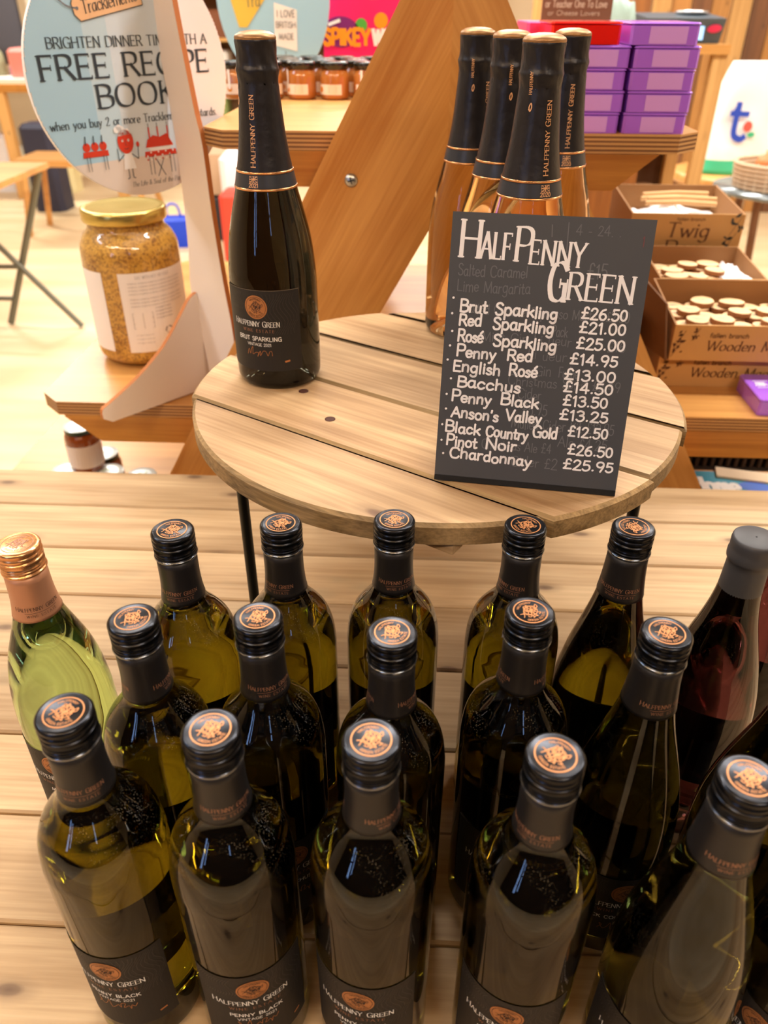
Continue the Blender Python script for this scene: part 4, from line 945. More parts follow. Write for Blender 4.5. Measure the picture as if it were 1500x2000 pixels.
# small lidded jars on the bottom shelf
def sj():
    a = MB(); a.lathe([(0, 0), (.030, 0), (.035, .003), (.036, .008), (.036, .078), (.033, .086), (.029, .090), (.029, .094), (0, .094)], 28)
    b = MB(); b.lathe([(.029, .0905), (.0325, .091), (.0328, .100)], 28, 1); b.lathe([(.0328, .100), (.031, .1025), (.02, .103), (0, .103)], 28, 0)
    f = lambda x, y: (x, y, .1034); ribbon(b, crom([(-.012, 0), (-.004, .008), (.004, -.002), (.013, .005)], 3), .0022, f, 2)
    c = MB(); f = cyl_map(.036, 0, .0005); n = 14
    for i in range(n):
        p, q = -1.5+3.0*i/n, -1.5+3.0*(i+1)/n; c.add([f(p*.036, .014), f(q*.036, .014), f(q*.036, .066), f(p*.036, .066)], [(0, 1, 2, 3)], 0, True)
    for k in range(5): ribbon(c, [(-.02, .055-.007*k), (.02, .055-.007*k)], .0009, cyl_map(.036, 0, .0008), 1)
    return a.mesh('jar_body', [mat('chutney_fill', '7c3a12', .15, coat=.8)]), b.mesh('lid', [mat('pearl_lid', 'dfe9e6', .25, .3), mat('dark_green_rim', '1d3f38', .3), mat('olive_print', '9aa84a', .5)]), c.mesh('label', [mat('lilac_white_label', 'd8cfcc', .6), mat('grey_text', '8b8580', .6)])
SJ = sj()
def small_jar(lb, x, y, z, rz=0):
    t = thing('chutney_jar', lb, 'jar', (x, y, z), rz, 'pale lidded jars on the lowest shelf')
    for nme, me in zip(('jar_body', 'lid', 'label'), SJ): link(nme, me, t)
base = Z3+.0003
small_jar('upright jar of brown chutney standing on top of the other jars', -.712, 1.425, base+.1037, .5)
for lb, x, y in (('pale lidded jar left of the raised chutney jar, only its lid showing', -.757, 1.415), ('pale lidded jar right of the raised chutney jar', -.664, 1.412), ('pale lidded jar behind the raised chutney jar', -.705, 1.492), ('pale lidded jar furthest right beside the orange leg', -.588, 1.40), ('pale lidded jar far back beside the orange leg', -.50, 1.72), ('pale labelled jar at the back of the lowest shelf by the leg', -.42, 1.70)):
    small_jar(lb, x, y, base, .4)

# ------------------------------------------------------------------ cardboard boxes with wooden discs, right of middle shelf
def leafs(mb, x, z, s, f, mi, sd=1):
    rr = random.Random(sd)
    for k in range(7):
        a = rr.uniform(0, 2*pi); l = s*rr.uniform(.25, .5); cx, cz_ = x+rr.uniform(-.3, .3)*s, z+rr.uniform(-.4, .4)*s
        mb.add([f(cx, cz_), f(cx+l*cos(a-.4)*.6, cz_+l*sin(a-.4)*.6), f(cx+l*cos(a), cz_+l*sin(a)), f(cx+l*cos(a+.4)*.6, cz_+l*sin(a+.4)*.6)], [(0, 1, 2, 3)], mi)
    ribbon(mb, crom([(x-.3*s, z-.6*s), (x, z), (x+.3*s, z+.6*s)], 3), .0008, f, mi)
def open_box(name, label, x0, x1, y0, y1, z0, hf, hb, txt=None, group=None, leaf=None, inner=True, closed=False):
    t = thing(name, label, 'box', (x0, y0, z0), 0, group); W_, D = x1-x0, y1-y0; th = .003
    mb = MB(); mb.box((0, 0, 0), (W_, th, hf)); mb.obj('front_panel', [CARD], t)
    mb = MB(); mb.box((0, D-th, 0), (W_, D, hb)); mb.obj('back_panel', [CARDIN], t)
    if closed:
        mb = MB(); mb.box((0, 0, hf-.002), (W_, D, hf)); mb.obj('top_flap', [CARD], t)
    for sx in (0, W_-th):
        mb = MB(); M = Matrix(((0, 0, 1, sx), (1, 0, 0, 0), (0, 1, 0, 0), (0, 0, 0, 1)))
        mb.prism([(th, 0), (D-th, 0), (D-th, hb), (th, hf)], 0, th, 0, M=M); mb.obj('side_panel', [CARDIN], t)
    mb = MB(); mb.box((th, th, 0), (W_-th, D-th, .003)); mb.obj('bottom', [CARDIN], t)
    if txt:
        mb = MB(); f = lambda x, y: (x, -.0006, y)
        for (s, tx, tz, sz, wd_, w_, sl) in txt: text(mb, s, tx, tz, sz, f, 0, w_, False if sz < .0085 else True, 'l', 1.2, slant=sl, wid=wd_)
        for lf in (leaf or []): leafs(mb, lf[0], lf[1], lf[2], f, 1 if lf[3] else 0, int(lf[0]*1000))
        mb.obj('print', [CARDINK, mat('leaf_print', '3b3a36', .6)], t)
    return t
mg = [('fallen branch', .058, .040, .0075, .062, 1.6, .1), ('Wooden Magnets', .056, .018, .0165, .170, 1.4, .15), ]
lfm = [(.012, .038, .022, 0), (.035, .045, .018, 0), (.008, .018, .02, 0)]
open_box('cardboard_box', 'lower of two brown cardboard boxes printed for wooden magnets', .4068, .68, 1.2413, 1.40, ZL+.0003, .054, .054, mg, leaf=lfm, closed=True)
tb = open_box('cardboard_box', 'open brown box on top full of round wooden magnet discs', .4150, .69, 1.2213, 1.39, ZL+.0550, .060, .085, mg, leaf=lfm)
mb = MB(); mb.prism([(0, .0), (.165, .0), (.150, .11), (.03, .085)], 0, .003, 0, M=Matrix(((-.25, 0, 1, -.006), (1, 0, 0, 0), (0, 1, 0, 0), (0, 0, 0, 1)))); mb.obj('side_flap', [mat('dark_brown_cardboard', '6f4a2c', .8)], tb)  # left flap in a darker brown than the other panels
open_box('cardboard_box', 'brown cardboard box with key ring discs and white tissue, behind the magnets box', .432, .622, 1.405, 1.575, ZL+.0003, .136, .150, [('', 0, 0, .01, .01, 1, 0)] if False else None)
open_box('cardboard_box', 'rearmost cardboard box holding white tissue and wooden twigs', .4126, .632, 1.600, 1.80, ZL+.0003, .205, .222, [('fallen branch', .088, .192, .006, .055, 1.4, .1), ('Twig', .072, .161, .027, .082, 1.5, .1), ('Pen', .074, .128, .026, .07, 1.5, .05)], leaf=[(.205, .185, .035, 1), (.198, .150, .035, 1)])
t = thing('leaf_printed_box', 'brown leaf printed box half hidden behind the chalkboard edge', 'box', (.318, 1.27, ZL+.0003))
mb = MB(); mb.box((0, 0, 0), (.055, .12, .10)); mb.obj('carton', [CARD], t)
mb = MB(); f = lambda x, y: (x, -.0006, y); leafs(mb, .035, .07, .04, f, 0, 4); leafs(mb, .03, .03, .04, f, 0, 8); mb.obj('print', [mat('leaf_print', '3b3a36', .6)], t)

DISC = mat('pale_wood_slice', 'e6c090', .6); BARK = mat('bark_edge', '9a6a44', .8); BLUEP = mat('blue_grey_stamp', '7d97a0', .6)
def disc_mesh(nm):
    mb = MB(); mb.lathe([(0, 0, 1), (.0185, 0, 1), (.019, .001, 1), (.019, .0075, 1), (.0183, .0085, 0), (0, .0085, 0)], 28, 0, False, lambda k, z: .02*sin(k*.7)+.015*sin(k*1.7))
    f = lambda x, y: (x, y, .0089); ribbon(mb, crom([(-.009, -.001), (-.005, .003), (-.001, -.002), (.003, .003), (.008, 0)], 3), .0016, f, 2); return mb.mesh(nm, [DISC, BARK, BLUEP])
DM = disc_mesh('wooden_disc'); rd = random.Random(11)
def heap(x0, x1, y0, y1, zb, group, label, nx, ny, nl, nm):
    k = 0
    for l in range(nl):
        for j in range(ny):
            for i in range(nx):
                if l and (i+j+l) % 3 == 0: continue
                x = x0+(x1-x0)*(i+.5)/nx+rd.uniform(-.004, .004)+(.012 if l % 2 else 0); y = y0+(y1-y0)*(j+.5)/ny+rd.uniform(-.004, .004)
                if x > x1: continue
                o = link(nm, DM, None, (x, y, zb+.0092*l+.0005), rd.uniform(0, 6), '%s, %s layer, %s row, %s' % (label, ['bottom', 'upper'][l], ['front', 'middle', 'back'][j], ['leftmost', 'second from left', 'third from left', 'fourth from left', 'rightmost'][i] if nx == 5 else ['left', 'middle', 'right'][i]), 'disc', group)
                o.rotation_euler = (rd.uniform(-.08, .03), rd.uniform(-.04, .04), rd.uniform(-.6, .6)); s_ = rd.uniform(.92, 1.15); o.scale = (s_, s_, .9)
zf = ZL+.0545
mb = MB(); mb.box((.419, 1.226, zf+.004), (.686, 1.384, zf+.042)); mb.obj('card_insert', [CARDIN], None, label='raised cardboard insert under the magnet discs', cat='packing')
heap(.422, .640, 1.232, 1.372, zf+.043, 'wooden magnet discs in the upper front box', 'wood slice magnet', 5, 3, 2, 'wooden_magnet')
mb = MB(); mb.box((.436, 1.410, ZL+.004), (.618, 1.570, ZL+.115)); mb.obj('card_insert', [CARDIN], None, label='cardboard insert beneath the key ring discs', cat='packing')
heap(.440, .560, 1.415, 1.54, ZL+.1155, 'wooden key ring discs in the second box', 'wood slice key ring', 3, 3, 2, 'wooden_key_ring')
def tissue(x0, x1, y0, y1, z, label, h=.02, sd=1):
    mb = MB(); n = 14; V = []
    for j in range(n):
        for i in range(n):
            u, v = i/(n-1), j/(n-1); e = min(u, v, 1-u, 1-v)*4; e = min(1, e)
            V.append((x0+(x1-x0)*u, y0+(y1-y0)*v, z+h*(.25+mnoise.noise(Vector((u*5+sd, v*4, sd)))*.9)*e+.001))
    mb.add(V, [(j*n+i, j*n+i+1, (j+1)*n+i+1, (j+1)*n+i) for j in range(n-1) for i in range(n-1)], 0)
    k = len(V); mb.add([(x0, y0, z), (x1, y0, z), (x1, y1, z), (x0, y1, z)], [(3, 2, 1, 0)], 0)
    mb.obj('tissue_paper', [TISSUE], None, label=label, cat='tissue')
tissue(.562, .616, 1.411, 1.560, ZL+.1155, 'white tissue at the right of the key ring discs', .03, 2)
mb = MB(); mb.box((.417, 1.606, ZL+.004), (.627, 1.794, ZL+.155)); mb.obj('card_insert', [CARDIN], None, label='cardboard insert inside the rearmost twig box', cat='packing')
tissue(.42, .625, 1.61, 1.79, ZL+.1705, 'crumpled white tissue in the rearmost twig box', .05, 5)
for i in range(4):
    mb = MB(); mb.tube([(-.07, 0, 0), (0, .002, .003), (.07, 0, .001)], .005, 8); mb.obj('wooden_twig', [mat('twig_wood', 'caa06a', .6)], None, (.53+.008*(i % 2), 1.69+.025*i, ZL+.205+.004*(i % 2)), .06*(i-1.5), label='pale wooden twig pen on tissue in the rearmost box, '+['nearest', 'second nearest', 'third nearest', 'furthest'][i], cat='twig', group='twig pens in the rearmost box')

soap('purple_box', 'single purple box with white script lying on the middle shelf at right', .585, 1.133, ZL+.0003, .085, .10, .028, PURP, mark=True)
# bottom shelf right: wicker basket and leaflets
t = thing('wicker_basket', 'dark brown wicker basket under the middle shelf at right', 'basket', (.80, 1.55, Z3+.0004))
mb = MB()
for i in range(44): x = -.34+.016*i; mb.tube([(x, -.12, 0), (x, -.13, .235)], .0045, 5)
mb.obj('stakes', [mat('dark_wicker', '4c3b30', .7)], t); tag(t.children[0], kind='stuff')
mb = MB()
for k in range(7): mb.tube([(-.35, -.124-.0012*k, .012+.033*k), (.36, -.124-.0012*k, .012+.033*k)], .006, 5)
mb.box((-.34, -.115, 0), (.35, .12, .225)); mb.obj('weave', [mat('darker_wicker', '2c221c', .75)], t)
def leaflet(label, x, y, z, rz, m, w=.15, h=.21, pr=None, mats=None):
    t = thing('leaflet', label, 'leaflet', (x, y, z), rz); mb = MB(); mb.box((0, 0, 0), (w, h, .0012)); mb.obj('sheet', [m], t)
    if pr: mb = MB(); pr(mb); mb.obj('print', mats, t)
def p1(mb):
    f = lambda x, y: (x, y, .0018); text(mb, 'Home', .010, .030, .05, f, 0, 2.0, False, 'l', 1, wid=.085); disc2(mb, .018, lambda a, b: f(.125+a*1.6, .055+b), 1, 20, 1); disc2(mb, .008, lambda a, b: f(.13+a*1.6, .018+b), 2, 20, 1)
zs = Z3+.0004
mb = MB(); mb.box((0, 0, 0), (.40, .115, .20)); mb.obj('display_crate', [ORANGEX], None, (.50, 1.20, zs), label='low wooden crate carrying the turquoise leaflets', cat='crate')
leaflet('turquoise leaflet with white lettering beside the orange leg', .508, 1.205, zs+.2003, -.05, mat('turquoise_print', '1f8aa6', .35), .16, .105, p1, [WHITEP, mat('blue_blob', '2b5fc8', .5), mat('peach_blob', 'e0a080', .5)])
mb = MB(); mb.box((0, 0, 0), (.2, .035, .004)); mb.obj('wooden_ruler', [mat('pale_beech', 'e2c8a6', .6)], None, (.575, 1.285, zs+.2018), -.22, label='pale flat wooden strip lying across the turquoise leaflet', cat='ruler')
leaflet('second turquoise leaflet at the right frame edge', .70, 1.205, zs+.2003, .1, mat('turquoise_print', '1f8aa6', .35), .15, .10)

# ------------------------------------------------------------------ left background: folding table, bench, shelves
GREYM = mat('olive_grey_metal', '6a685a', .5, .3)
t = thing('folding_table', 'folding table with crossed olive grey legs at the far left', 'table', (0, 0, 0))
mb = MB(); mb.box((-2.9, 3.15, -.02), (-1.735, 3.78, .004)); mb.obj('table_top', [PLYTOP], t)
def bar(a, b, r=.017): mb = MB(); mb.tube([a, b], r, 8); mb.obj('leg', [GREYM], t)
for yy in (3.2, 3.72):
    dx = 0 if yy > 3.5 else -.5
    bar((-1.76+dx, yy, -.025), (-2.085+dx, yy, FZ+.012)); bar((-2.30+dx, yy-.03, -.025), (-1.70+dx, yy-.03, -.56) if False else (-1.70+dx, yy-.03, FZ+.012), .014)
mb = MB(); mb.tube([(-1.95, 3.68, -.45), (-2.6, 3.68, -.46)], .012, 8); mb.tube([(-2.03, 3.70, -.615), (-2.6, 3.70, -.615)], .012, 8); mb.obj('stretcher', [GREYM], t)
for i, (x, y, a, c, lb) in enumerate(((-2.02, 3.42, .1, 'e9e7ea', 'white brochure nearest the corner of the folding table'), (-2.32, 3.40, -.1, 'cfc8ca', 'grey brochure at the left on the folding table'))):
    mb = MB(); mb.box((-.13, -.15, 0), (.13, .16, .012)); ribbon(mb, [(-.08, -.02), (.02, .0)], .03, lambda p, q: (p, q, .0135), 1); mb.obj('brochure', [mat('paper_%d' % i, c, .5), mat('muted_print', '8a7f84', .6)], None, (x, y, .0045), a, label=lb, cat='brochure')
mb = MB(); mb.prism([(-.16, -.05), (.16, -.05), (.16, .05), (-.16, .05)], 0, .06, 0)
f = lambda x, y: (x, -.0515, y); text(mb, 'CIDER', -.12, .015, .03, f, 1, 1.6, False, 'l', 1.2, wid=.24)
mb.obj('lettered_crate', [mat('slate_card', '3b454e', .6), WHITEP], None, (-2.13, 3.665, .0045), .25, label='dark slate crate with pale letters at the back of the folding table', cat='crate')
for i in range(3):
    mb = MB(); x = -2.24+.085*i; mb.lathe([(0, 0), (.032, 0), (.034, .01), (.034, .12), (.03, .14)], 16, 0); mb.lathe([(.03, .14), (.016, .16), (.014, .2), (.017, .2), (.017, .225), (0, .225)], 16, 1)
    mb.obj('sauce_bottle', [mat('white_orange_wrap', 'e8cdb8', .4), mat('red_top', 'b4332a', .3)], None, (x, 3.665+.02*i, .0655), 0, label=['left', 'middle', 'right'][i]+'most small red topped bottle above the dark slate crate', cat='bottle', group='red topped bottles in the slate crate')

# far wooden produce table with goods
t = thing('far_wooden_table', 'rustic pale wooden table far back at the left', 'table', (0, 0, 0))
mb = MB(); mb.box((-4.4, 6.7, .03), (-2.4, 7.5, .085)); mb.obj('table_top', [ORANGEX], t)
for x in (-4.3, -3.36, -2.5):
    for y in (6.74, 7.42):
        mb = MB(); mb.box((x-.04, y-.03, FZ), (x+.04, y+.03, .029)); mb.obj('leg', [PLK[1]], t)
def parcel(name, label, cat, c, x, y, z, sx, sy, sz, rz=0, group=None, rough=.6):
    mb = MB(); b = min(sx, sy)*.15
    mb.prism([(-sx/2, -sy/2+b), (-sx/2+b, -sy/2), (sx/2-b, -sy/2), (sx/2, -sy/2+b), (sx/2, sy/2-b), (sx/2-b, sy/2), (-sx/2+b, sy/2), (-sx/2, sy/2-b)], 0, sz, 0, bev=min(sz, sx)*.12)
    mb.obj(name, [mat(c+'_soft', c, rough)], None, (x, y, z), rz, label=label, cat=cat, group=group)
def heapcloth(name, label, cat, c, x, y, z, sx, sy, sz, sd=1):
    """soft rounded bundle"""
    mb = MB(); nu, nv = 20, 8; V = []
    for j in range(nv+1):
        for i in range(nu):
            a = 2*pi*i/nu; b = j/nv*pi/2; r = cos(b)**.6; q = 1+.18*mnoise.noise(Vector((cos(a)*1.5+sd, sin(a)*1.5, b*2)))
            V.append((sx/2*r*cos(a)*q, sy/2*r*sin(a)*q, sz*sin(b)*q))
    mb.add(V, [(j*nu+i, j*nu+(i+1) % nu, (j+1)*nu+(i+1) % nu, (j+1)*nu+i) for j in range(nv) for i in range(nu)]+[tuple(range(nu))[::-1]], 0, True)
    mb.obj(name, [mat(c+'_cloth', c, .8)], None, (x, y, z), 0, label=label, cat=cat)
zt = .0852
parcel('folded_blanket', 'salmon pink folded blanket stack on the far wooden table', 'blanket', 'e88c80', -3.16, 6.95, zt+.036, .26, .25, .2)
parcel('white_book', 'flat white book under the pink blanket on the far table', 'book', 'f4f0ea', -3.24, 6.93, zt, .42, .3, .035)
parcel('white_book', 'flat white book at left edge on the far table', 'book', 'eeeae2', -3.58, 6.93, zt, .22, .3, .03)
heapcloth('green_bundle', 'sage green bundle left of the pink blanket', 'bundle', '9a9a78', -3.52, 7.05, zt+.031, .22, .2, .2, 3)
heapcloth('lilac_bundle', 'small lilac bundle behind the pink blanket', 'bundle', '9a7ab0', -3.42, 7.3, zt, .16, .2, .12, 4)
# rack of clothes behind the far table
t = thing('clothes_rack', 'pale wooden clothes rack behind the far left table', 'rack', (0, 0, 0))
for x in (-4.6, -3.18):
    mb = MB(); mb.tube([(x-.0, 7.9, FZ), (x, 7.9, 1.4)], .03, 8); mb.obj('post', [PLYTOP], t)
mb = MB(); mb.tube([(-4.65, 7.9, 1.4), (-3.1, 7.9, 1.4)], .022, 8); mb.obj('rail', [PLYTOP], t)
def garment(label, c, x, y, w, z0, z1, sd):
    mb = MB(); n = 12; V = []
    for j in range(9):
        z = z0+(z1-z0)*j/8; ww = w*(1 if j < 6 else (1-.2*(j-5)))
        for i in range(n):
            a = 2*pi*i/n; V.append((ww/2*cos(a), .05*sin(a)*(1+.5*mnoise.noise(Vector((i, j*.5, sd)))), z))
    mb.add(V, [(j*n+i, j*n+(i+1) % n, (j+1)*n+(i+1) % n, (j+1)*n+i) for j in range(8) for i in range(n)]+[tuple(range(n))[::-1], tuple(range(96, 108))], 0, True)
    mb.tube([(0, 0, z1-.005), (0, 0, 1.372)], .006, 6); mb.obj('hanging_garment', [mat(c+'_cloth', c, .85)], None, (x, y, 0), 0, label=label, cat='clothing')
garment('dark grey jacket hanging on the far rack', '4b4a50', -3.78, 7.9, .38, .15, 1.33, 1); garment('dusty pink coat hanging at left of the far rack', 'b5655c', -4.2, 7.9, .34, .35, 1.33, 2); garment('cream shirt hanging beside the grey jacket', 'd8cdb8', -3.40, 7.9, .24, .3, 1.33, 3)
parcel('navy_bin', 'tall navy bin standing beneath the far left table', 'bin', '2c2b3c', -2.93, 6.35, FZ+.001, .24, .24, .62)
for i, (c, x, z, h, lb) in enumerate((('e9e6ea', -3.62, FZ+.001, .45, 'pale lilac sack under the far table'), ('d8dccf', -3.36, FZ+.001, .36, 'pale green sack under the far table'), ('e7d9a4', -3.11, FZ+.001, .3, 'straw yellow sack under the far table'))):
    parcel('sack', lb, 'sack', c, x, 7.05, z, .22, .2, h)
# wooden bench in the middle distance
t = thing('wooden_bench', 'small pale wooden bench standing on the cream floor at left', 'bench', (0, 0, 0))
mb = MB(); mb.box((-2.75, 5.45, -.30), (-1.9, 5.85, -.26)); mb.obj('seat', [PLYTOP], t)
for x in (-2.7, -1.96):
    for s in (0, 1):
        mb = MB(); mb.tube([(x, 5.5+.3*s, -.301), (x+(.1 if x > -2 else -.06), 5.48+.34*s, FZ)], .022, 8); mb.obj('leg', [PLYTOP], t)
# wall of shelving far back
SHM = PLK[1]
def shelving(name, label, x0, x1, y, zs_, dep=.4, top=1.6):
    t = thing(name, label, 'shelving', (0, 0, 0))
    nb = max(2, int((x1-x0)/.9)+1)
    for i in range(nb):
        x = x0+(x1-x0)*i/(nb-1); mb = MB(); mb.box((x-.03, y, FZ), (x+.03, y+dep, top)); mb.obj('upright', [SHM], t)
    for i in range(nb-1):
        a, b = x0+(x1-x0)*i/(nb-1)+.031, x0+(x1-x0)*(i+1)/(nb-1)-.031
        for z in zs_: mb = MB(); mb.box((a, y, z-.03), (b, y+dep, z)); mb.obj('shelf', [SHM], t)
    mb = MB(); mb.box((x0-.03, y+dep+.001, FZ), (x1+.03, y+dep+.02, top)); mb.obj('back_panel', [mat('brown_back_panel', '7d5c3c', .8)], t)
zl = (-.45, -.05, .33, .72, 1.15)
shelving('tall_shelving', 'tall wooden shelving full of goods against the far wall', -2.6, .5, 8.9, zl)
cols = ['c98a3c', 'e9e2d4', '7d4a2c', 'd8d4cc', 'b0402c', '8a9a5c', 'e07a2c', '5a4a44', 'c9b48c', '9a6a44']
rc = random.Random(9); cnm = ['ochre', 'cream', 'brown', 'grey', 'red', 'green', 'orange', 'dark', 'straw', 'tan']; ow = ['carton at the far left', 'carton second from left', 'carton third from left', 'carton fourth from left', 'carton fifth from left', 'carton sixth from left', 'carton seventh from left', 'carton eighth from left', 'carton ninth from left', 'carton tenth from left', 'carton eleventh from left', 'carton at the far right']
spots_w = ['lowest', 'second', 'middle', 'fourth', 'top']
for si, z in enumerate(zl):
    x = -2.5; on = -1
    while x < .35:
        w = rc.uniform(.16, .3); h = rc.uniform(.14, .3); c = rc.choice(cols); on = min(on+1, 11)
        if abs(((x+w/2+2.6) % .775)-.0) > .12 and ((x+2.6) % .775)+w < .73:
            parcel('goods_box', '%s %s on the %s shelf of the far shelving' % (cnm[cols.index(c)], ow[on], spots_w[si]), 'box', c, x+w/2, 9.1, z+.0005, w*.9, .25, h, group='cartons on the far %s shelf' % spots_w[si])
        x += w+.02
# goods seen between the sign stand and the sparkling bottle
parcel('white_sack', 'white sack with a red band on the far floor behind the sign stand', 'sack', 'efe9ea', -1.12, 5.3, FZ+.001, .34, .26, .6)
parcel('red_box', 'red carton on the floor beyond the white sack', 'box', 'd8402c', -1.12, 5.02, FZ+.001, .26, .2, .42)
parcel('dark_crate', 'black crate on the floor left of the red carton', 'crate', '2e2c2e', -1.32, 5.6, FZ+.001, .26, .3, .3)
parcel('brown_crate', 'brown crate stacked on the black crate', 'crate', 'b99878', -1.32, 5.6, FZ+.3015, .26, .3, .28)
t = thing('blue_bag', 'bright blue bag standing on the floor behind the mustard jar', 'bag', (-1.66, 5.3, FZ+.001), .2)
mb = MB(); mb.prism([(-.12, -.06), (.12, -.06), (.12, .06), (-.12, .06)], 0, .19, 0, bev=.02); mb.obj('bag_body', [mat('bright_blue_plastic', '1240c8', .4)], t)
mb = MB(); mb.tube(crom([(-.05, 0, ), (-.03, .08), (.03, .08), (.05, 0)], 3) and [(x, 0, .18+z) for x, z in crom([(-.05, 0), (-.03, .08), (.03, .08), (.05, 0)], 3)], .008, 6); mb.obj('handle', [mat('bright_blue_plastic', '1240c8', .4)], t)

# ------------------------------------------------------------------ right background: shelf unit, terminal, stool, sack, basket stand
t = thing('side_shelf_unit', 'rustic wooden shelf unit behind the purple boxes at right', 'shelving', (0, 0, 0))
for x in (.62, .965):
    for y in (3.0, 3.32):
        mb = MB(); mb.box((x-.022, y-.02, FZ), (x+.022, y+.02, .487)); mb.obj('upright', [PLK[1]], t)
for z in (.515, .25, -.1):
    mb = MB(); mb.box((.59 if z > .4 else .643, 2.97 if z > .4 else 3.0, z-.028), (.99 if z > .4 else .942, 3.36, z)); mb.obj('shelf', [PLYTOP], t)
mb = MB(); mb.box((.6, 3.365, FZ), (.985, 3.38, .487)); mb.obj('back_panel', [mat('dark_brown_panel', '5a3a22', .8)], t)
for i, (x, z, c, lb) in enumerate(((.80, .2505, '8a5a3c', 'brown wicker hamper on the upper shelf of the side unit'), (.78, -.0995, '9a7048', 'brown box on the lower shelf of the side unit'))):
    parcel('hamper', lb, 'hamper', c, x, 3.18, z, .26, .22, .14)
t = thing('payment_scale', 'grey till scale with lit blue screen on the wooden shelf unit', 'scale', (.83, 3.13, .5155), .1)
mb = MB(); M = Matrix(((0, 0, 1, -.13), (1, 0, 0, 0), (0, 1, 0, 0), (0, 0, 0, 1)))
mb.prism([(-.10, .0), (.09, 0), (.12, .06), (.05, .085), (-.13, .07)], 0, .26, 0, M=M); mb.obj('housing', [mat('slate_grey_plastic', '48545e', .35)], t)
mb = MB(); mb.add([(-.115, -.1075, .01), (.07, -.1075, .01), (.062, -.1255, .062), (-.115, -.1255, .062)], [(0, 1, 2, 3)], 0); mb.obj('screen', [mat('lit_blue_screen', '8fc0ee', .3, emit=('8fc0ee', 1.0))], t)
mb = MB(); disc2(mb, .02, lambda a, b: (.098+a*1.2, -.121-b*.32, .042+b*.6), 0, 16, 1); mb.obj('button', [mat('pink_button', 'e0306c', .4)], t)
mb = MB(); mb.lathe([(0, 0), (.05, 0), (.055, .008), (0, .012)], 24); mb.obj('weighing_plate', [mat('bright_steel', 'd9dadb', .25, .8)], t, (.06, 0, .082))
# stool with sack
t = thing('round_stool', 'round pale wooden stool under the white sack at right', 'stool', (1.50, 4.12, FZ))
mb = MB(); mb.lathe([(0, .665), (.27, .665), (.28, .675), (.28, .7), (.27, .71), (0, .71)], 40); mb.obj('seat', [PLYTOP], t)
for k in range(4):
    a = pi/4+k*pi/2; mb = MB(); mb.tube([(.16*cos(a), .16*sin(a), .664), (.22*cos(a), .22*sin(a), 0)], .02, 8); mb.obj('leg', [PLK[3]], t)
def sack():
    t = thing('printed_sack', 'crumpled white woven sack with blue letter t and green hem', 'sack', (1.50, 4.10, FZ+.7105), .1)
    mb = MB(); n = 40; V = []; m = 22
    for j in range(m+1):
        z = .46*j/m; w = .40-.17*(j/m)**1.6; dd = .22-.12*(j/m)
        for i in range(n):
            a = 2*pi*i/n; q = 1+.09*mnoise.noise(Vector((cos(a)*2.2, sin(a)*2.2, z*7)))
            c, s = cos(a), sin(a); V.append((w/2*math.copysign(abs(c)**.7, c)*q, dd/2*math.copysign(abs(s)**.7, s)*q, z))
    F = [(j*n+i, j*n+(i+1) % n, (j+1)*n+(i+1) % n, (j+1)*n+i) for j in range(m) for i in range(n)]
    o = len(mb.v); mb.v += V
    for q, f in enumerate(F): mb.f.append(list(f)); mb.m.append(1 if q//n < 3 else 0); mb.sm.append(True)
    mb.f.append(list(range(n))[::-1]); mb.m.append(1); mb.sm.append(False); mb.f.append([m*n+i for i in range(n)]); mb.m.append(0); mb.sm.append(False)
    mb.obj('sack_body', [mat('white_woven_sack', 'e9e4df', .65), mat('green_hem', '3fb488', .6)], t)
    mb = MB(); f = lambda x, y: (x, -.121+.08*y, y)
    g = lambda x, y: f(x-.085, y+.035)
    ribbon(mb, crom([(0, .265), (-.005, .18), (.0, .135), (.03, .12), (.05, .13)], 4), .026, g, 0); ribbon(mb, [(-.03, .225), (.05, .222)], .022, g, 0); mb.add([g(-.03, .225), g(0, .275), g(.015, .225)], [(0, 1, 2)], 0)
    disc2(mb, .022, lambda a, b: g(.058+a, .172+b), 1, 18, 1); disc2(mb, .014, lambda a, b: g(.08+a*1.3, .138+b*.8), 2, 14, 1)
    mb.obj('print', [mat('royal_blue_print', '2a48b4', .6), mat('coral_print', 'e8584a', .6), mat('leaf_green_print', '3fae7c', .6)], t)
sack()
t = thing('metal_stand', 'round grey metal stand carrying the woven basket at right', 'stand', (1.47, 3.42, FZ))
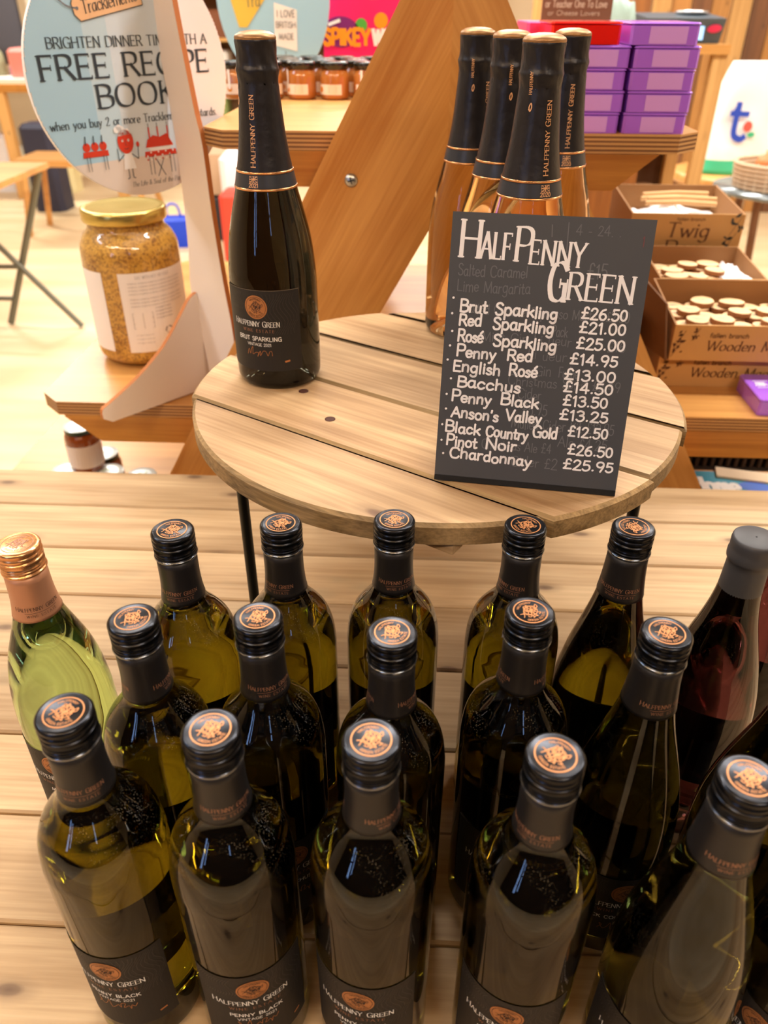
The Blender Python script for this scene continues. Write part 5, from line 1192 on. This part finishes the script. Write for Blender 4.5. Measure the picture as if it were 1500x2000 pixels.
mb = MB(); mb.lathe([(0, .745), (.26, .745), (.27, .75), (.27, .762), (0, .765)], 40); mb.obj('top', [mat('grey_glass_top', '7f8688', .25, .4)], t)
for k in range(3):
    a = .5+k*2*pi/3; mb = MB(); mb.tube([(.2*cos(a), .2*sin(a), .7445), (.24*cos(a), .24*sin(a), 0)], .01, 8); mb.obj('leg', [GREYM], t)
t = thing('woven_basket', 'whitewashed woven basket with an oval handle hole at right', 'basket', (1.48, 3.40, FZ+.7655))
mb = MB()
for k in range(6): mb.tube([((.21+.003*k)*cos(2*pi*i/40), (.17+.002*k)*sin(2*pi*i/40), .008+.0165*k) for i in range(41)], .0085, 6)
mb.obj('weave', [mat('whitewashed_cane', 'cbb093', .7)], t)
mb = MB()
for i in range(30):
    a = 2*pi*i/30; mb.tube([(.214*cos(a), .174*sin(a), 0), (.225*cos(a), .182*sin(a), .10)], .005, 5)
mb.obj('stakes', [mat('cane_light', 'ddc9ae', .7)], t)
for i in range(6):
    a = i*1.05; mb = MB(); mb.lathe([(0, 0), (.026, .008), (.038, .032), (.03, .054), (.009, .068), (.004, .085), (0, .085)], 18)
    mb.obj('onion', [mat('onion_skin', 'c9804c', .4)], None, (1.48+.115*cos(a), 3.40+.095*sin(a), FZ+.7655+.055), a, label='brown skinned onion in the woven basket, at the '+['right', 'back right', 'back left', 'left', 'front left', 'front right'][i], cat='onion', group='onions in the woven basket')
mb = MB(); mb.lathe([(0, 0), (.19, 0), (.2, .053), (0, .053)], 30); o = mb.obj('straw_bed', [mat('straw', 'b8935c', .9)], None, (1.48, 3.40, FZ+.7656), label='bed of straw filling the woven basket', cat='straw'); o.scale = (1, .8, 1)
# colourful bundle at the top right
heapcloth('bouquet_bundle', 'pale blue and green bundle beside the brown menu board', 'bundle', '93a79c', .50, 2.45, .3, .15, .14, .33, 8)
mb = MB(); mb.box((.40, 2.35, FZ), (.60, 2.56, .2995)); mb.obj('display_plinth', [PLK[2]], None, label='wooden plinth behind the purple boxes', cat='plinth')
